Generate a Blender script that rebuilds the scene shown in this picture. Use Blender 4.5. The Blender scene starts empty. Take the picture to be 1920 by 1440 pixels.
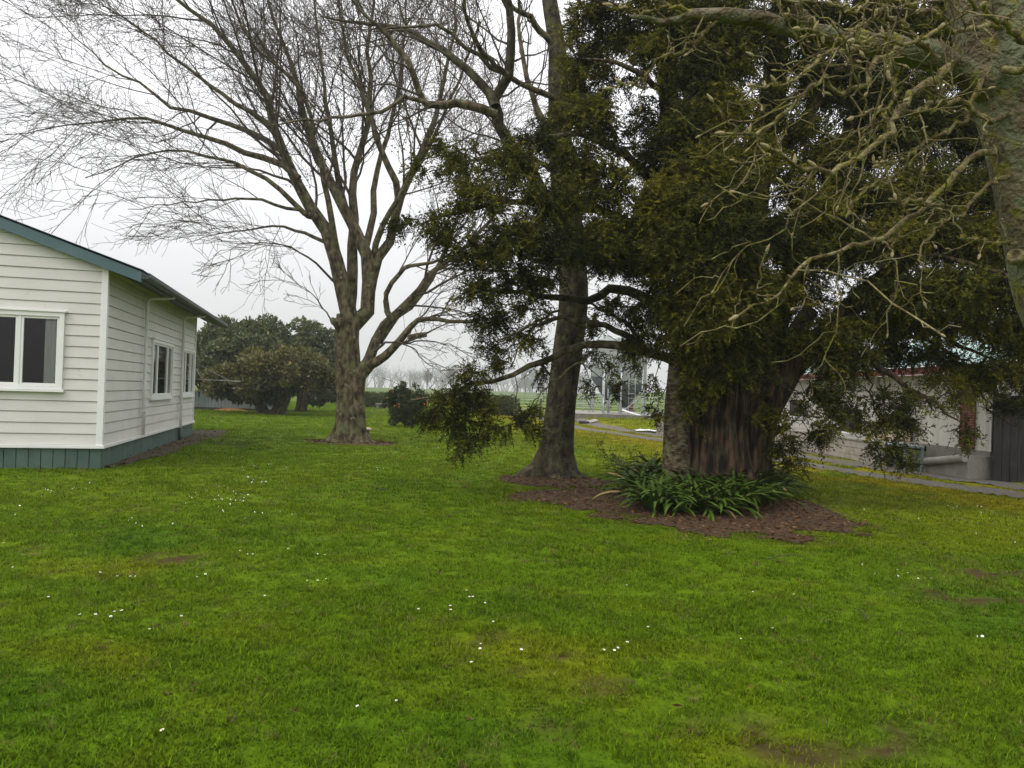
import bpy, bmesh, math, random
import numpy as np
from mathutils import Matrix, Vector

# ------------------------------------------------------------------ camera, world, sun, exposure
S = bpy.context.scene
COL = S.collection
FPX = 1442.0
PITCH = math.radians(0.6)
ROLL = math.radians(1.8)
CZ = 1.55
_fw = np.array([0, math.cos(PITCH), math.sin(PITCH)])
_z2 = np.array([0, -math.sin(PITCH), math.cos(PITCH)])
_x = np.array([1.0, 0, 0])
_r = math.cos(ROLL) * _x + math.sin(ROLL) * _z2
_u = -math.sin(ROLL) * _x + math.cos(ROLL) * _z2
CAMP = np.array([0, 0, CZ])
cd = bpy.data.cameras.new('camera')
cam = bpy.data.objects.new('camera', cd)
COL.objects.link(cam)
cd.sensor_width = 36
cd.lens = 36 * FPX / 1920
cd.clip_end = 3000
cd.clip_start = 0.05
cam.matrix_world = Matrix(((_r[0], _u[0], -_fw[0], 0), (_r[1], _u[1], -_fw[1], 0), (_r[2], _u[2], -_fw[2], CZ), (0, 0, 0, 1)))
S.camera = cam

W = bpy.data.worlds.new('World')
S.world = W
W.use_nodes = True
wn, wl = W.node_tree.nodes, W.node_tree.links
wn.clear()
SUN_EL, SUN_AZ = math.radians(52), math.radians(-128)      # azimuth from +Y, negative = left
sky = wn.new('ShaderNodeTexSky')
sky.sky_type = 'NISHITA'
sky.sun_disc = False
sky.sun_elevation = SUN_EL
sky.sun_rotation = SUN_AZ
sky.dust_density = 6
sky.air_density = 1.0
sky.ozone_density = 1.0
skyb = wn.new('ShaderNodeBackground')
skyb.inputs[1].default_value = 0.05
hsv = wn.new('ShaderNodeHueSaturation')
hsv.inputs['Saturation'].default_value = 0.25
wl.new(sky.outputs[0], hsv.inputs['Color'])
wl.new(hsv.outputs[0], skyb.inputs[0])
# an even cloud sheet, CIE overcast: zenith three times the horizon, the same all round
tc = wn.new('ShaderNodeTexCoord')
sep = wn.new('ShaderNodeSeparateXYZ')
wl.new(tc.outputs['Generated'], sep.inputs[0])
mx = wn.new('ShaderNodeMath'); mx.operation = 'MAXIMUM'; mx.inputs[1].default_value = 0
wl.new(sep.outputs[2], mx.inputs[0])
ma = wn.new('ShaderNodeMath'); ma.operation = 'MULTIPLY_ADD'
ma.inputs[1].default_value = 1.38; ma.inputs[2].default_value = 0.61
wl.new(mx.outputs[0], ma.inputs[0])
cl = wn.new('ShaderNodeBackground')
cl.inputs[0].default_value = (0.982, 0.976, 0.995, 1)
wl.new(ma.outputs[0], cl.inputs[1])
add = wn.new('ShaderNodeAddShader')
wl.new(skyb.outputs[0], add.inputs[0]); wl.new(cl.outputs[0], add.inputs[1])
wo = wn.new('ShaderNodeOutputWorld')
wl.new(add.outputs[0], wo.inputs[0])

sd = bpy.data.lights.new('sun', 'SUN')
sd.energy = 0.85
sd.angle = math.radians(35)
sd.color = (1.0, 0.95, 0.86)
sun = bpy.data.objects.new('sun', sd)
COL.objects.link(sun)
sv = Vector((math.sin(SUN_AZ) * math.cos(SUN_EL), math.cos(SUN_AZ) * math.cos(SUN_EL), math.sin(SUN_EL)))
sun.rotation_euler = sv.to_track_quat('Z', 'Y').to_euler()
sun.location = sv * 60

S.view_settings.view_transform = 'Standard'
S.view_settings.look = 'None'
S.view_settings.exposure = 0.0
S.view_settings.gamma = 1.0
S.view_settings.use_curve_mapping = False
S.render.engine = 'CYCLES'
S.cycles.max_bounces = 6
S.cycles.diffuse_bounces = 3
S.cycles.glossy_bounces = 3
S.cycles.transmission_bounces = 4
S.cycles.transparent_max_bounces = 8
S.cycles.volume_bounces = 1
S.cycles.use_denoising = True
S.cycles.sample_clamp_indirect = 4

# ------------------------------------------------------------------ helpers
rng = np.random.default_rng(11)
random.seed(5)


def ray(px, py):
    return _fw + _r * (px - 960) / FPX + _u * (720 - py) / FPX


def ground(px, py, z=0.0):
    d = ray(px, py)
    return CAMP + d * ((z - CZ) / d[2])


def at(px, py, Y):
    d = ray(px, py)
    return CAMP + d * (Y / d[1])


def onplane(px, py, p, n):
    d = ray(px, py)
    return CAMP + d * (np.dot(p - CAMP, n) / np.dot(d, n))


def _hash(i, j, s):
    h = (i * 374761393 + j * 668265263 + s * 974711) & 0xffffffff
    h = ((h ^ (h >> 13)) * 1274126177) & 0xffffffff
    return ((h ^ (h >> 16)) & 0xffff) / 65535.0


def vnoise(x, y, s=0):
    x = np.asarray(x, float); y = np.asarray(y, float)
    i = np.floor(x).astype(np.int64); j = np.floor(y).astype(np.int64)
    fx = x - i; fy = y - j
    fx = fx * fx * (3 - 2 * fx); fy = fy * fy * (3 - 2 * fy)
    a = _hash(i, j, s); b = _hash(i + 1, j, s); c = _hash(i, j + 1, s); d = _hash(i + 1, j + 1, s)
    return (a * (1 - fx) + b * fx) * (1 - fy) + (c * (1 - fx) + d * fx) * fy


def fbm(x, y, s=0, o=4):
    t = 0; a = 0.5; n = 0
    for k in range(o):
        t = t + a * vnoise(np.asarray(x) * 2 ** k, np.asarray(y) * 2 ** k, s + k * 7)
        n += a; a *= 0.5
    return t / n


def sstep(a, b, x):
    t = np.clip((np.asarray(x, float) - a) / (b - a), 0, 1)
    return t * t * (3 - 2 * t)


def unit(v):
    v = np.asarray(v, float)
    return v / np.maximum(np.linalg.norm(v, axis=-1, keepdims=True), 1e-9)


def link(name, me, parent=None, mat=None):
    o = bpy.data.objects.new(name, me)
    COL.objects.link(o)
    if parent is not None:
        o.parent = parent
    if mat is not None and me is not None and len(me.materials) == 0:
        me.materials.append(mat)
    return o


def mesh_np(name, V, F, smooth=False):
    """fast mesh from arrays; F is one (m,k) array or a list of them"""
    me = bpy.data.meshes.new(name)
    Fs = F if isinstance(F, list) else [F]
    Fs = [np.asarray(f, np.int32) for f in Fs if len(f)]
    V = np.asarray(V, np.float32)
    me.vertices.add(len(V))
    me.vertices.foreach_set('co', V.ravel())
    nl = sum(f.size for f in Fs); nf = sum(len(f) for f in Fs)
    me.loops.add(nl); me.polygons.add(nf)
    me.loops.foreach_set('vertex_index', np.concatenate([f.ravel() for f in Fs]))
    tot = np.concatenate([np.full(len(f), f.shape[1], np.int32) for f in Fs])
    st = np.concatenate([[0], np.cumsum(tot)[:-1]]).astype(np.int32)
    me.polygons.foreach_set('loop_start', st)
    me.polygons.foreach_set('loop_total', tot)
    if smooth:
        me.polygons.foreach_set('use_smooth', np.ones(nf, bool))
    me.update(calc_edges=True)
    me.validate()
    return me


def fattr(me, name, vals, domain='FACE'):
    a = me.attributes.new(name, 'FLOAT', domain)
    a.data.foreach_set('value', np.asarray(vals, np.float32))


def cattr(me, name, vals, domain='POINT'):
    a = me.attributes.new(name, 'FLOAT_COLOR', domain)
    v = np.ones((len(vals), 4), np.float32); v[:, :3] = vals
    a.data.foreach_set('color', v.ravel())


def empty(name, loc, rz=0.0):
    o = bpy.data.objects.new(name, None)
    COL.objects.link(o)
    o.location = loc
    o.rotation_euler = (0, 0, rz)
    o.empty_display_size = 0.2
    return o


def tag(o, label=None, cat=None, group=None, kind=None):
    if label: o['label'] = label
    if cat: o['category'] = cat
    if group: o['group'] = group
    if kind: o['kind'] = kind
    return o


class MB:
    """collects polygons, builds one mesh object"""
    def __init__(s):
        s.v = []; s.f = []

    def poly(s, pts):
        b = len(s.v); s.v += [tuple(p) for p in pts]; s.f.append(tuple(range(b, b + len(pts)))); return s

    def box(s, x0, x1, y0, y1, z0, z1):
        b = len(s.v)
        s.v += [(x0, y0, z0), (x1, y0, z0), (x1, y1, z0), (x0, y1, z0), (x0, y0, z1), (x1, y0, z1), (x1, y1, z1), (x0, y1, z1)]
        s.f += [tuple(b + i for i in q) for q in ((0, 3, 2, 1), (4, 5, 6, 7), (0, 1, 5, 4), (1, 2, 6, 5), (2, 3, 7, 6), (3, 0, 4, 7))]
        return s

    def prism(s, prof, a, b, axis):
        """extrude a closed 2-D profile along axis 0/1/2 between a and b"""
        n = len(prof); k = len(s.v)
        for e in (a, b):
            for p in prof:
                q = list(p); q.insert(axis, e); s.v.append(tuple(q))
        s.f.append(tuple(k + i for i in range(n)))
        s.f.append(tuple(k + n + i for i in reversed(range(n))))
        for i in range(n):
            j = (i + 1) % n
            s.f.append((k + i, k + n + i, k + n + j, k + j))
        return s

    def tube(s, pts, rad, n=8):
        pts = np.asarray(pts, float); k = len(pts)
        rad = np.broadcast_to(np.asarray(rad, float), (k,))
        V, F = tubes(pts[None], rad[None], n)
        b = len(s.v)
        s.v += [tuple(p) for p in V]; s.f += [tuple(int(i) + b for i in q) for q in F]
        s.f.append(tuple(b + i for i in reversed(range(n))))
        s.f.append(tuple(b + (k - 1) * n + i for i in range(n)))
        return s

    def lathe(s, prof, n=24, c=(0, 0)):
        b = len(s.v); m = len(prof)
        for (r, z) in prof:
            for i in range(n):
                a = 2 * math.pi * i / n
                s.v.append((c[0] + r * math.cos(a), c[1] + r * math.sin(a), z))
        for j in range(m - 1):
            for i in range(n):
                i2 = (i + 1) % n
                s.f.append((b + j * n + i, b + j * n + i2, b + (j + 1) * n + i2, b + (j + 1) * n + i))
        s.f.append(tuple(b + i for i in reversed(range(n))))
        s.f.append(tuple(b + (m - 1) * n + i for i in range(n)))
        return s

    def mesh(s, name, smooth=False, bevel=0.0):
        me = bpy.data.meshes.new(name)
        me.from_pydata(s.v, [], s.f)
        bm = bmesh.new(); bm.from_mesh(me)
        bmesh.ops.recalc_face_normals(bm, faces=bm.faces)
        if bevel > 0:
            bmesh.ops.remove_doubles(bm, verts=bm.verts, dist=1e-5)
            ed = [e for e in bm.edges if len(e.link_faces) == 2 and e.calc_face_angle(0) > 0.6]
            bmesh.ops.bevel(bm, geom=ed, offset=bevel, segments=1, affect='EDGES', clamp_overlap=True)
        bm.to_mesh(me); bm.free()
        if smooth:
            for p in me.polygons: p.use_smooth = len(p.vertices) == 4
        return me

    def build(s, name, mat, parent=None, smooth=False, bevel=0.0):
        return link(name, s.mesh(name, smooth, bevel), parent, mat)


def tubes(P, R, n):
    """P (m,k,3) polylines, R (m,k) radii -> verts, quads"""
    P = np.asarray(P, float); m, k, _ = P.shape
    T = np.gradient(P, axis=1) if k > 1 else P
    T = unit(T)
    mean = unit(P[:, -1] - P[:, 0])
    ref = np.where(np.abs(mean[:, 2:3]) < 0.8, np.array([[0, 0, 1.0]]), np.array([[1.0, 0, 0]]))
    U = unit(np.cross(np.broadcast_to(ref[:, None], P.shape), T))
    Vv = np.cross(T, U)
    a = np.arange(n) * 2 * math.pi / n
    ring = U[:, :, None] * np.cos(a)[None, None, :, None] + Vv[:, :, None] * np.sin(a)[None, None, :, None]
    V = P[:, :, None] + ring * np.asarray(R)[:, :, None, None]
    base = (np.arange(m) * k * n)[:, None, None] + (np.arange(k - 1) * n)[None, :, None]
    i = np.arange(n)[None, None, :]; j = (np.arange(n)[None, None, :] + 1) % n
    F = np.stack([base + i, base + j, base + n + j, base + n + i], -1).reshape(-1, 4)
    return V.reshape(-1, 3), F


def resample(pts, k):
    pts = np.asarray(pts, float)
    # Catmull-Rom then arclength
    n = len(pts)
    if n > 2:
        ext = np.vstack([2 * pts[0] - pts[1], pts, 2 * pts[-1] - pts[-2]])
        out = []
        for i in range(n - 1):
            p0, p1, p2, p3 = ext[i:i + 4]
            for t in np.linspace(0, 1, 8, endpoint=False):
                out.append(0.5 * ((2 * p1) + (-p0 + p2) * t + (2 * p0 - 5 * p1 + 4 * p2 - p3) * t * t + (-p0 + 3 * p1 - 3 * p2 + p3) * t ** 3))
        out.append(pts[-1]); pts = np.array(out)
    d = np.concatenate([[0], np.cumsum(np.linalg.norm(np.diff(pts, axis=0), axis=1))])
    q = np.linspace(0, d[-1], k)
    return np.stack([np.interp(q, d, pts[:, c]) for c in range(3)], 1)


def plen(P):
    return np.linalg.norm(np.diff(P, axis=1), axis=2).sum(1)


def grow(P, R, per_m, lf, ang, k, t0=0.25, t1=1.0, up=0.0, out=0.0, jit=0.25, rs=0.55, lmin=0.1, lmax=99, wob=0.12, centre=None, endr=0.35, rmax=9):
    """children of polylines. per_m: children per metre of parent; lf: (lo,hi) child length / parent length"""
    L = plen(P); m, kk, _ = P.shape
    cnt = np.maximum(1, np.round(per_m * L * (t1 - t0) * rng.uniform(0.8, 1.2, m))).astype(int)
    idx = np.repeat(np.arange(m), cnt)
    N = len(idx)
    # stratified t along each parent
    rank = np.concatenate([np.arange(c) for c in cnt]); tt = t0 + (t1 - t0) * (rank + rng.uniform(0.1, 0.9, N)) / cnt[idx]
    f = tt * (kk - 1); i0 = np.minimum(f.astype(int), kk - 2); w = (f - i0)[:, None]
    A = P[idx, i0] * (1 - w) + P[idx, i0 + 1] * w
    r0 = R[idx, i0] * (1 - w[:, 0]) + R[idx, i0 + 1] * w[:, 0]
    T = unit(P[idx, i0 + 1] - P[idx, i0])
    rv = unit(rng.normal(size=(N, 3)))
    side = unit(rv - T * (rv * T).sum(1, keepdims=True))
    th = np.radians(rng.uniform(ang[0], ang[1], N))[:, None]
    D = T * np.cos(th) + side * np.sin(th)
    D[:, 2] += up
    if centre is not None:
        D += out * unit(A - centre)
    D = unit(D)
    ln = np.clip(L[idx] * rng.uniform(lf[0], lf[1], N) * (1.15 - 0.6 * tt), lmin, lmax)
    q = np.linspace(0, 1, k)
    C = A[:, None] + D[:, None] * (q[None, :, None] * ln[:, None, None])
    # bending: curve toward the parent's heading / up, plus wobble
    bend = unit(T + np.array([0, 0, up * 1.5])) * 0.35 + rng.normal(size=(N, 3)) * jit
    C += bend[:, None] * (q[None, :, None] ** 2) * ln[:, None, None] * 0.4
    wb = rng.normal(size=(N, k, 3)) * wob * ln[:, None, None] / k
    wb[:, 0] = 0
    C += np.cumsum(wb, 1) * 0.8
    rr = np.minimum(r0 * rs * rng.uniform(0.7, 1.1, N), rmax)
    RR = rr[:, None] * (1 - (1 - endr) * q[None, :])
    return C, RR


# ------------------------------------------------------------------ materials
MATS = {}


def ramp(nt, stops):
    r = nt.nodes.new('ShaderNodeValToRGB')
    while len(r.color_ramp.elements) < len(stops):
        r.color_ramp.elements.new(0.5)
    for e, (p, c) in zip(r.color_ramp.elements, stops):
        e.position = p; e.color = (*c, 1)
    return r


def pm(name, stops, scale=4.0, detail=6, rough=0.85, bump=0.0, bscale=None, stretch=(1, 1, 1), spec=0.3, distort=0.0, metal=0.0, second=None, world=False):
    """principled material: noise -> colour ramp, noise -> bump; second=(scale, lo, hi, colour) lays a patchy overlay"""
    m = bpy.data.materials.new(name); m.use_nodes = True
    nt = m.node_tree; b = nt.nodes['Principled BSDF']
    if world:
        src = nt.nodes.new('ShaderNodeNewGeometry').outputs['Position']
    else:
        src = nt.nodes.new('ShaderNodeTexCoord').outputs['Object']
    mp = nt.nodes.new('ShaderNodeMapping'); mp.inputs['Scale'].default_value = stretch
    nt.links.new(src, mp.inputs[0])
    n = nt.nodes.new('ShaderNodeTexNoise')
    n.inputs['Scale'].default_value = scale; n.inputs['Detail'].default_value = detail; n.inputs['Distortion'].default_value = distort
    nt.links.new(mp.outputs[0], n.inputs[0])
    r = ramp(nt, stops)
    nt.links.new(n.outputs['Fac'], r.inputs[0])
    colo = r.outputs[0]
    for sc_, lo, hi, c in (second or []):
        n3 = nt.nodes.new('ShaderNodeTexNoise'); n3.inputs['Scale'].default_value = sc_; n3.inputs['Detail'].default_value = 5
        nt.links.new(src, n3.inputs[0])
        mr = nt.nodes.new('ShaderNodeMapRange'); mr.inputs[1].default_value = lo; mr.inputs[2].default_value = hi
        nt.links.new(n3.outputs['Fac'], mr.inputs[0])
        mxn = nt.nodes.new('ShaderNodeMix'); mxn.data_type = 'RGBA'
        nt.links.new(mr.outputs[0], mxn.inputs[0]); nt.links.new(colo, mxn.inputs[6]); mxn.inputs[7].default_value = (*c, 1)
        colo = mxn.outputs[2]
    nt.links.new(colo, b.inputs['Base Color'])
    b.inputs['Roughness'].default_value = rough
    b.inputs['Specular IOR Level'].default_value = spec
    b.inputs['Metallic'].default_value = metal
    if bump > 0:
        n2 = nt.nodes.new('ShaderNodeTexNoise'); n2.inputs['Scale'].default_value = bscale or scale * 3; n2.inputs['Detail'].default_value = 8
        nt.links.new(mp.outputs[0], n2.inputs[0])
        bp = nt.nodes.new('ShaderNodeBump'); bp.inputs['Strength'].default_value = bump; bp.inputs['Distance'].default_value = 0.05
        nt.links.new(n2.outputs['Fac'], bp.inputs['Height']); nt.links.new(bp.outputs[0], b.inputs['Normal'])
    MATS[name] = m
    return m


def leafmat(name, stops, rough=0.6, trans=0.25, attr='tint', spec=0.12):
    m = bpy.data.materials.new(name); m.use_nodes = True
    nt = m.node_tree; b = nt.nodes['Principled BSDF']; out = nt.nodes['Material Output']
    a = nt.nodes.new('ShaderNodeAttribute'); a.attribute_name = attr
    r = ramp(nt, stops); nt.links.new(a.outputs['Fac'], r.inputs[0])
    nt.links.new(r.outputs[0], b.inputs['Base Color'])
    b.inputs['Roughness'].default_value = rough
    b.inputs['Specular IOR Level'].default_value = spec
    if trans > 0:
        t = nt.nodes.new('ShaderNodeBsdfTranslucent')
        nt.links.new(r.outputs[0], t.inputs[0])
        mxs = nt.nodes.new('ShaderNodeMixShader'); mxs.inputs[0].default_value = trans
        nt.links.new(b.outputs[0], mxs.inputs[1]); nt.links.new(t.outputs[0], mxs.inputs[2])
        nt.links.new(mxs.outputs[0], out.inputs[0])
    MATS[name] = m
    return m


def attrmat(name, rough=0.9, bump=0.3, bscale=30, attr='col', var=0.25, itype='GEOMETRY', trans=0.0, vscale=14):
    """base colour from a colour attribute, varied by fine noise"""
    m = bpy.data.materials.new(name); m.use_nodes = True
    nt = m.node_tree; b = nt.nodes['Principled BSDF']; out = nt.nodes['Material Output']
    a = nt.nodes.new('ShaderNodeAttribute'); a.attribute_name = attr; a.attribute_type = itype
    g = nt.nodes.new('ShaderNodeNewGeometry')
    n = nt.nodes.new('ShaderNodeTexNoise'); n.inputs['Scale'].default_value = vscale; n.inputs['Detail'].default_value = 8
    nt.links.new(g.outputs['Position'], n.inputs[0])
    mr = nt.nodes.new('ShaderNodeMapRange'); mr.inputs[1].default_value = 0.3; mr.inputs[2].default_value = 0.7
    mr.inputs[3].default_value = 1 - var; mr.inputs[4].default_value = 1 + var
    nt.links.new(n.outputs['Fac'], mr.inputs[0])
    mu = nt.nodes.new('ShaderNodeVectorMath'); mu.operation = 'SCALE'
    nt.links.new(a.outputs['Color'], mu.inputs[0])
    if itype == 'INSTANCER':
        bv = nt.nodes.new('ShaderNodeAttribute'); bv.attribute_name = 'bv'
        mm_ = nt.nodes.new('ShaderNodeMath'); mm_.operation = 'MULTIPLY'
        nt.links.new(mr.outputs[0], mm_.inputs[0]); nt.links.new(bv.outputs['Fac'], mm_.inputs[1]); nt.links.new(mm_.outputs[0], mu.inputs['Scale'])
    else:
        nt.links.new(mr.outputs[0], mu.inputs['Scale'])
    nt.links.new(mu.outputs[0], b.inputs['Base Color'])
    b.inputs['Roughness'].default_value = rough; b.inputs['Specular IOR Level'].default_value = 0.06
    if bump > 0:
        n2 = nt.nodes.new('ShaderNodeTexNoise'); n2.inputs['Scale'].default_value = bscale; n2.inputs['Detail'].default_value = 8
        nt.links.new(g.outputs['Position'], n2.inputs[0])
        bp = nt.nodes.new('ShaderNodeBump'); bp.inputs['Strength'].default_value = bump; bp.inputs['Distance'].default_value = 0.03
        nt.links.new(n2.outputs['Fac'], bp.inputs['Height']); nt.links.new(bp.outputs[0], b.inputs['Normal'])
    if trans > 0:
        t = nt.nodes.new('ShaderNodeBsdfTranslucent'); nt.links.new(mu.outputs[0], t.inputs[0])
        mxs = nt.nodes.new('ShaderNodeMixShader'); mxs.inputs[0].default_value = trans
        nt.links.new(b.outputs[0], mxs.inputs[1]); nt.links.new(t.outputs[0], mxs.inputs[2])
        nt.links.new(mxs.outputs[0], out.inputs[0])
    MATS[name] = m
    return m


M = MATS
pm('white_weatherboard', [(0.3, (0.565, 0.55, 0.515)), (0.7, (0.64, 0.625, 0.585))], 1.3, 8, 0.55, 0.08, 40, stretch=(1, 1, 2.5), second=[(2.2, 0.62, 0.9, (0.5, 0.48, 0.43)), (6, 0.66, 0.8, (0.47, 0.46, 0.38))])
pm('white_joinery', [(0.3, (0.7, 0.7, 0.68)), (0.7, (0.77, 0.77, 0.75))], 3, 4, 0.4, 0.0)
pm('teal_paint', [(0.3, (0.066, 0.118, 0.132)), (0.7, (0.088, 0.145, 0.158))], 2, 6, 0.55, 0.05, 30, second=[(3, 0.6, 0.85, (0.14, 0.19, 0.18))])
pm('green_skirting', [(0.3, (0.055, 0.098, 0.082)), (0.7, (0.085, 0.13, 0.108))], 3, 6, 0.75, 0.1, 25, second=[(5, 0.58, 0.8, (0.05, 0.075, 0.05))])
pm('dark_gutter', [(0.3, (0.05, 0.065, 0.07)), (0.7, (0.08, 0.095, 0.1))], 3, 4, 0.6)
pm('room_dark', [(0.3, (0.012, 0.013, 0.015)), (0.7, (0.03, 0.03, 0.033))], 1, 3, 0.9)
pm('curtain_cloth', [(0.3, (0.66, 0.65, 0.6)), (0.7, (0.78, 0.77, 0.72))], 6, 3, 0.9, stretch=(8, 8, 0.4))
pm('grey_bark', [(0.36, (0.028, 0.021, 0.011)), (0.5, (0.085, 0.067, 0.037)), (0.64, (0.165, 0.135, 0.082))], 9, 10, 0.95, 1.0, 18, stretch=(1, 1, 0.45), second=[(3.5, 0.52, 0.72, (0.12, 0.13, 0.055)), (9, 0.62, 0.72, (0.24, 0.235, 0.18))], world=True)
pm('twig_bark', [(0.3, (0.052, 0.042, 0.032)), (0.7, (0.1, 0.082, 0.06))], 5, 4, 0.95, world=True)
pm('dark_bark', [(0.34, (0.012, 0.010, 0.005)), (0.5, (0.04, 0.034, 0.018)), (0.66, (0.085, 0.074, 0.042))], 7, 10, 0.95, 1.0, 16, stretch=(1, 1, 0.5), second=[(5, 0.52, 0.66, (0.075, 0.078, 0.036)), (13, 0.58, 0.66, (0.013, 0.011, 0.008))], world=True)
pm('conifer_bark', [(0.38, (0.007, 0.005, 0.003)), (0.5, (0.034, 0.022, 0.012)), (0.62, (0.092, 0.057, 0.032))], 14, 10, 0.95, 1.0, 22, stretch=(1, 1, 0.2), second=[(2.5, 0.55, 0.75, (0.09, 0.085, 0.05))], world=True)
pm('pale_stem_bark', [(0.38, (0.024, 0.018, 0.009)), (0.5, (0.066, 0.052, 0.029)), (0.62, (0.135, 0.108, 0.064))], 13, 9, 0.95, 0.8, 20, stretch=(0.8, 0.8, 1.5), second=[(6, 0.55, 0.7, (0.13, 0.13, 0.065))], world=True)
pm('magnolia_bark', [(0.3, (0.06, 0.042, 0.024)), (0.5, (0.14, 0.11, 0.065)), (0.7, (0.22, 0.19, 0.12))], 12, 10, 0.95, 1.0, 45, second=[(9, 0.5, 0.56, (0.15, 0.16, 0.088)), (16, 0.56, 0.62, (0.17, 0.155, 0.03)), (5, 0.56, 0.66, (0.1, 0.085, 0.045))], world=True)
pm('magnolia_twig', [(0.35, (0.085, 0.06, 0.03)), (0.52, (0.19, 0.155, 0.075)), (0.68, (0.29, 0.27, 0.12))], 30, 6, 0.95, 0.6, 80, second=[(14, 0.54, 0.66, (0.19, 0.175, 0.035))], world=True)
pm('bud_fur', [(0.3, (0.26, 0.21, 0.1)), (0.7, (0.4, 0.34, 0.19))], 60, 5, 0.9, 0.5, 200)
pm('cut_wood', [(0.3, (0.28, 0.2, 0.1)), (0.7, (0.4, 0.3, 0.16))], 25, 5, 0.9, 0.4)
pm('moss', [(0.3, (0.11, 0.105, 0.015)), (0.7, (0.2, 0.18, 0.03))], 30, 5, 1.0)
pm('seed_brown', [(0.3, (0.03, 0.02, 0.016)), (0.7, (0.06, 0.04, 0.03))], 20, 3, 0.9)
pm('seed_red', [(0.3, (0.11, 0.045, 0.025)), (0.7, (0.19, 0.08, 0.04))], 20, 3, 0.9)
pm('mulch', [(0.3, (0.018, 0.010, 0.004)), (0.5, (0.056, 0.031, 0.013)), (0.7, (0.12, 0.07, 0.03))], 22, 12, 1.0, 1.0, 40, second=[(1.3, 0.5, 0.75, (0.06, 0.038, 0.025))], world=True)
pm('dry_litter', [(0.25, (0.07, 0.045, 0.028)), (0.5, (0.14, 0.095, 0.06)), (0.75, (0.22, 0.155, 0.1))], 18, 12, 1.0, 1.0, 40, world=True)
pm('bare_soil', [(0.25, (0.035, 0.026, 0.016)), (0.5, (0.075, 0.055, 0.033)), (0.75, (0.12, 0.09, 0.055))], 12, 12, 1.0, 1.0, 30, second=[(1.6, 0.5, 0.7, (0.05, 0.075, 0.015))], world=True)
pm('gravel', [(0.3, (0.055, 0.05, 0.043)), (0.5, (0.13, 0.12, 0.105)), (0.7, (0.24, 0.225, 0.2))], 38, 12, 0.95, 0.8, 60, second=[(0.7, 0.5, 0.72, (0.13, 0.1, 0.07)), (2.3, 0.55, 0.7, (0.16, 0.15, 0.03))], world=True)
pm('yard_dirt', [(0.25, (0.075, 0.06, 0.045)), (0.5, (0.125, 0.105, 0.08)), (0.75, (0.2, 0.175, 0.14))], 20, 12, 1.0, 0.8, 40, second=[(0.8, 0.5, 0.72, (0.07, 0.05, 0.035))], world=True)
pm('concrete', [(0.25, (0.2, 0.19, 0.165)), (0.75, (0.34, 0.325, 0.285))], 3, 10, 0.9, 0.3, 30, second=[(1.2, 0.5, 0.75, (0.14, 0.13, 0.1))], world=True)
pm('dark_concrete', [(0.25, (0.1, 0.095, 0.08)), (0.75, (0.2, 0.19, 0.165))], 3, 10, 0.9, 0.3, 30, world=True)
pm('block', [(0.25, (0.26, 0.23, 0.19)), (0.75, (0.4, 0.365, 0.31))], 6, 10, 0.92, 0.3, 40, second=[(0.9, 0.5, 0.75, (0.18, 0.16, 0.12))], world=True)
pm('cream_cladding', [(0.3, (0.38, 0.36, 0.32)), (0.7, (0.52, 0.5, 0.45))], 2, 8, 0.6, 0.0, stretch=(1, 1, 0.4), second=[(1.3, 0.55, 0.8, (0.42, 0.38, 0.31))])
pm('red_paint', [(0.3, (0.11, 0.02, 0.016)), (0.7, (0.17, 0.034, 0.027))], 4, 6, 0.6)
pm('green_roof', [(0.3, (0.22, 0.32, 0.29)), (0.7, (0.3, 0.4, 0.36))], 2, 6, 0.5)
pm('galvanised', [(0.3, (0.36, 0.39, 0.4)), (0.7, (0.47, 0.5, 0.51))], 4, 6, 0.45, metal=0.3)
pm('silo_skin', [(0.3, (0.2, 0.225, 0.21)), (0.7, (0.27, 0.295, 0.275))], 1.5, 6, 0.55, stretch=(1, 1, 0.3))
pm('silo_cone', [(0.3, (0.045, 0.06, 0.055)), (0.7, (0.07, 0.085, 0.078))], 2, 6, 0.6)
pm('white_plastic', [(0.3, (0.62, 0.63, 0.63)), (0.7, (0.75, 0.76, 0.76))], 3, 4, 0.5)
pm('old_timber', [(0.3, (0.045, 0.038, 0.03)), (0.7, (0.1, 0.085, 0.068))], 6, 8, 0.95, 0.4, 20, stretch=(3, 3, 0.4), world=True)
pm('fence_timber', [(0.3, (0.1, 0.09, 0.07)), (0.7, (0.17, 0.15, 0.12))], 6, 8, 0.95, 0.4, 20, stretch=(3, 3, 0.4), world=True)
pm('dark_boards', [(0.3, (0.02, 0.019, 0.019)), (0.7, (0.045, 0.042, 0.04))], 5, 8, 0.9, 0.3, 20, stretch=(3, 3, 0.3), second=[(2, 0.6, 0.8, (0.1, 0.085, 0.07))], world=True)
pm('blue_grey_steel', [(0.3, (0.16, 0.21, 0.22)), (0.7, (0.22, 0.28, 0.29))], 6, 6, 0.6)
pm('shed_sheet', [(0.3, (0.14, 0.165, 0.16)), (0.7, (0.19, 0.215, 0.21))], 1.5, 6, 0.6)
pm('sand', [(0.3, (0.36, 0.17, 0.06)), (0.7, (0.5, 0.26, 0.1))], 12, 8, 1.0, 0.3)
pm('beige_box', [(0.3, (0.42, 0.33, 0.23)), (0.7, (0.5, 0.4, 0.29))], 3, 5, 0.8)
pm('petal_white', [(0.3, (0.72, 0.72, 0.7)), (0.7, (0.8, 0.8, 0.79))], 20, 2, 0.7)
pm('petal_yellow', [(0.3, (0.5, 0.35, 0.02)), (0.7, (0.6, 0.42, 0.03))], 20, 2, 0.8)
pm('flower_red', [(0.3, (0.5, 0.06, 0.02)), (0.7, (0.65, 0.12, 0.04))], 20, 2, 0.7)
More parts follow.
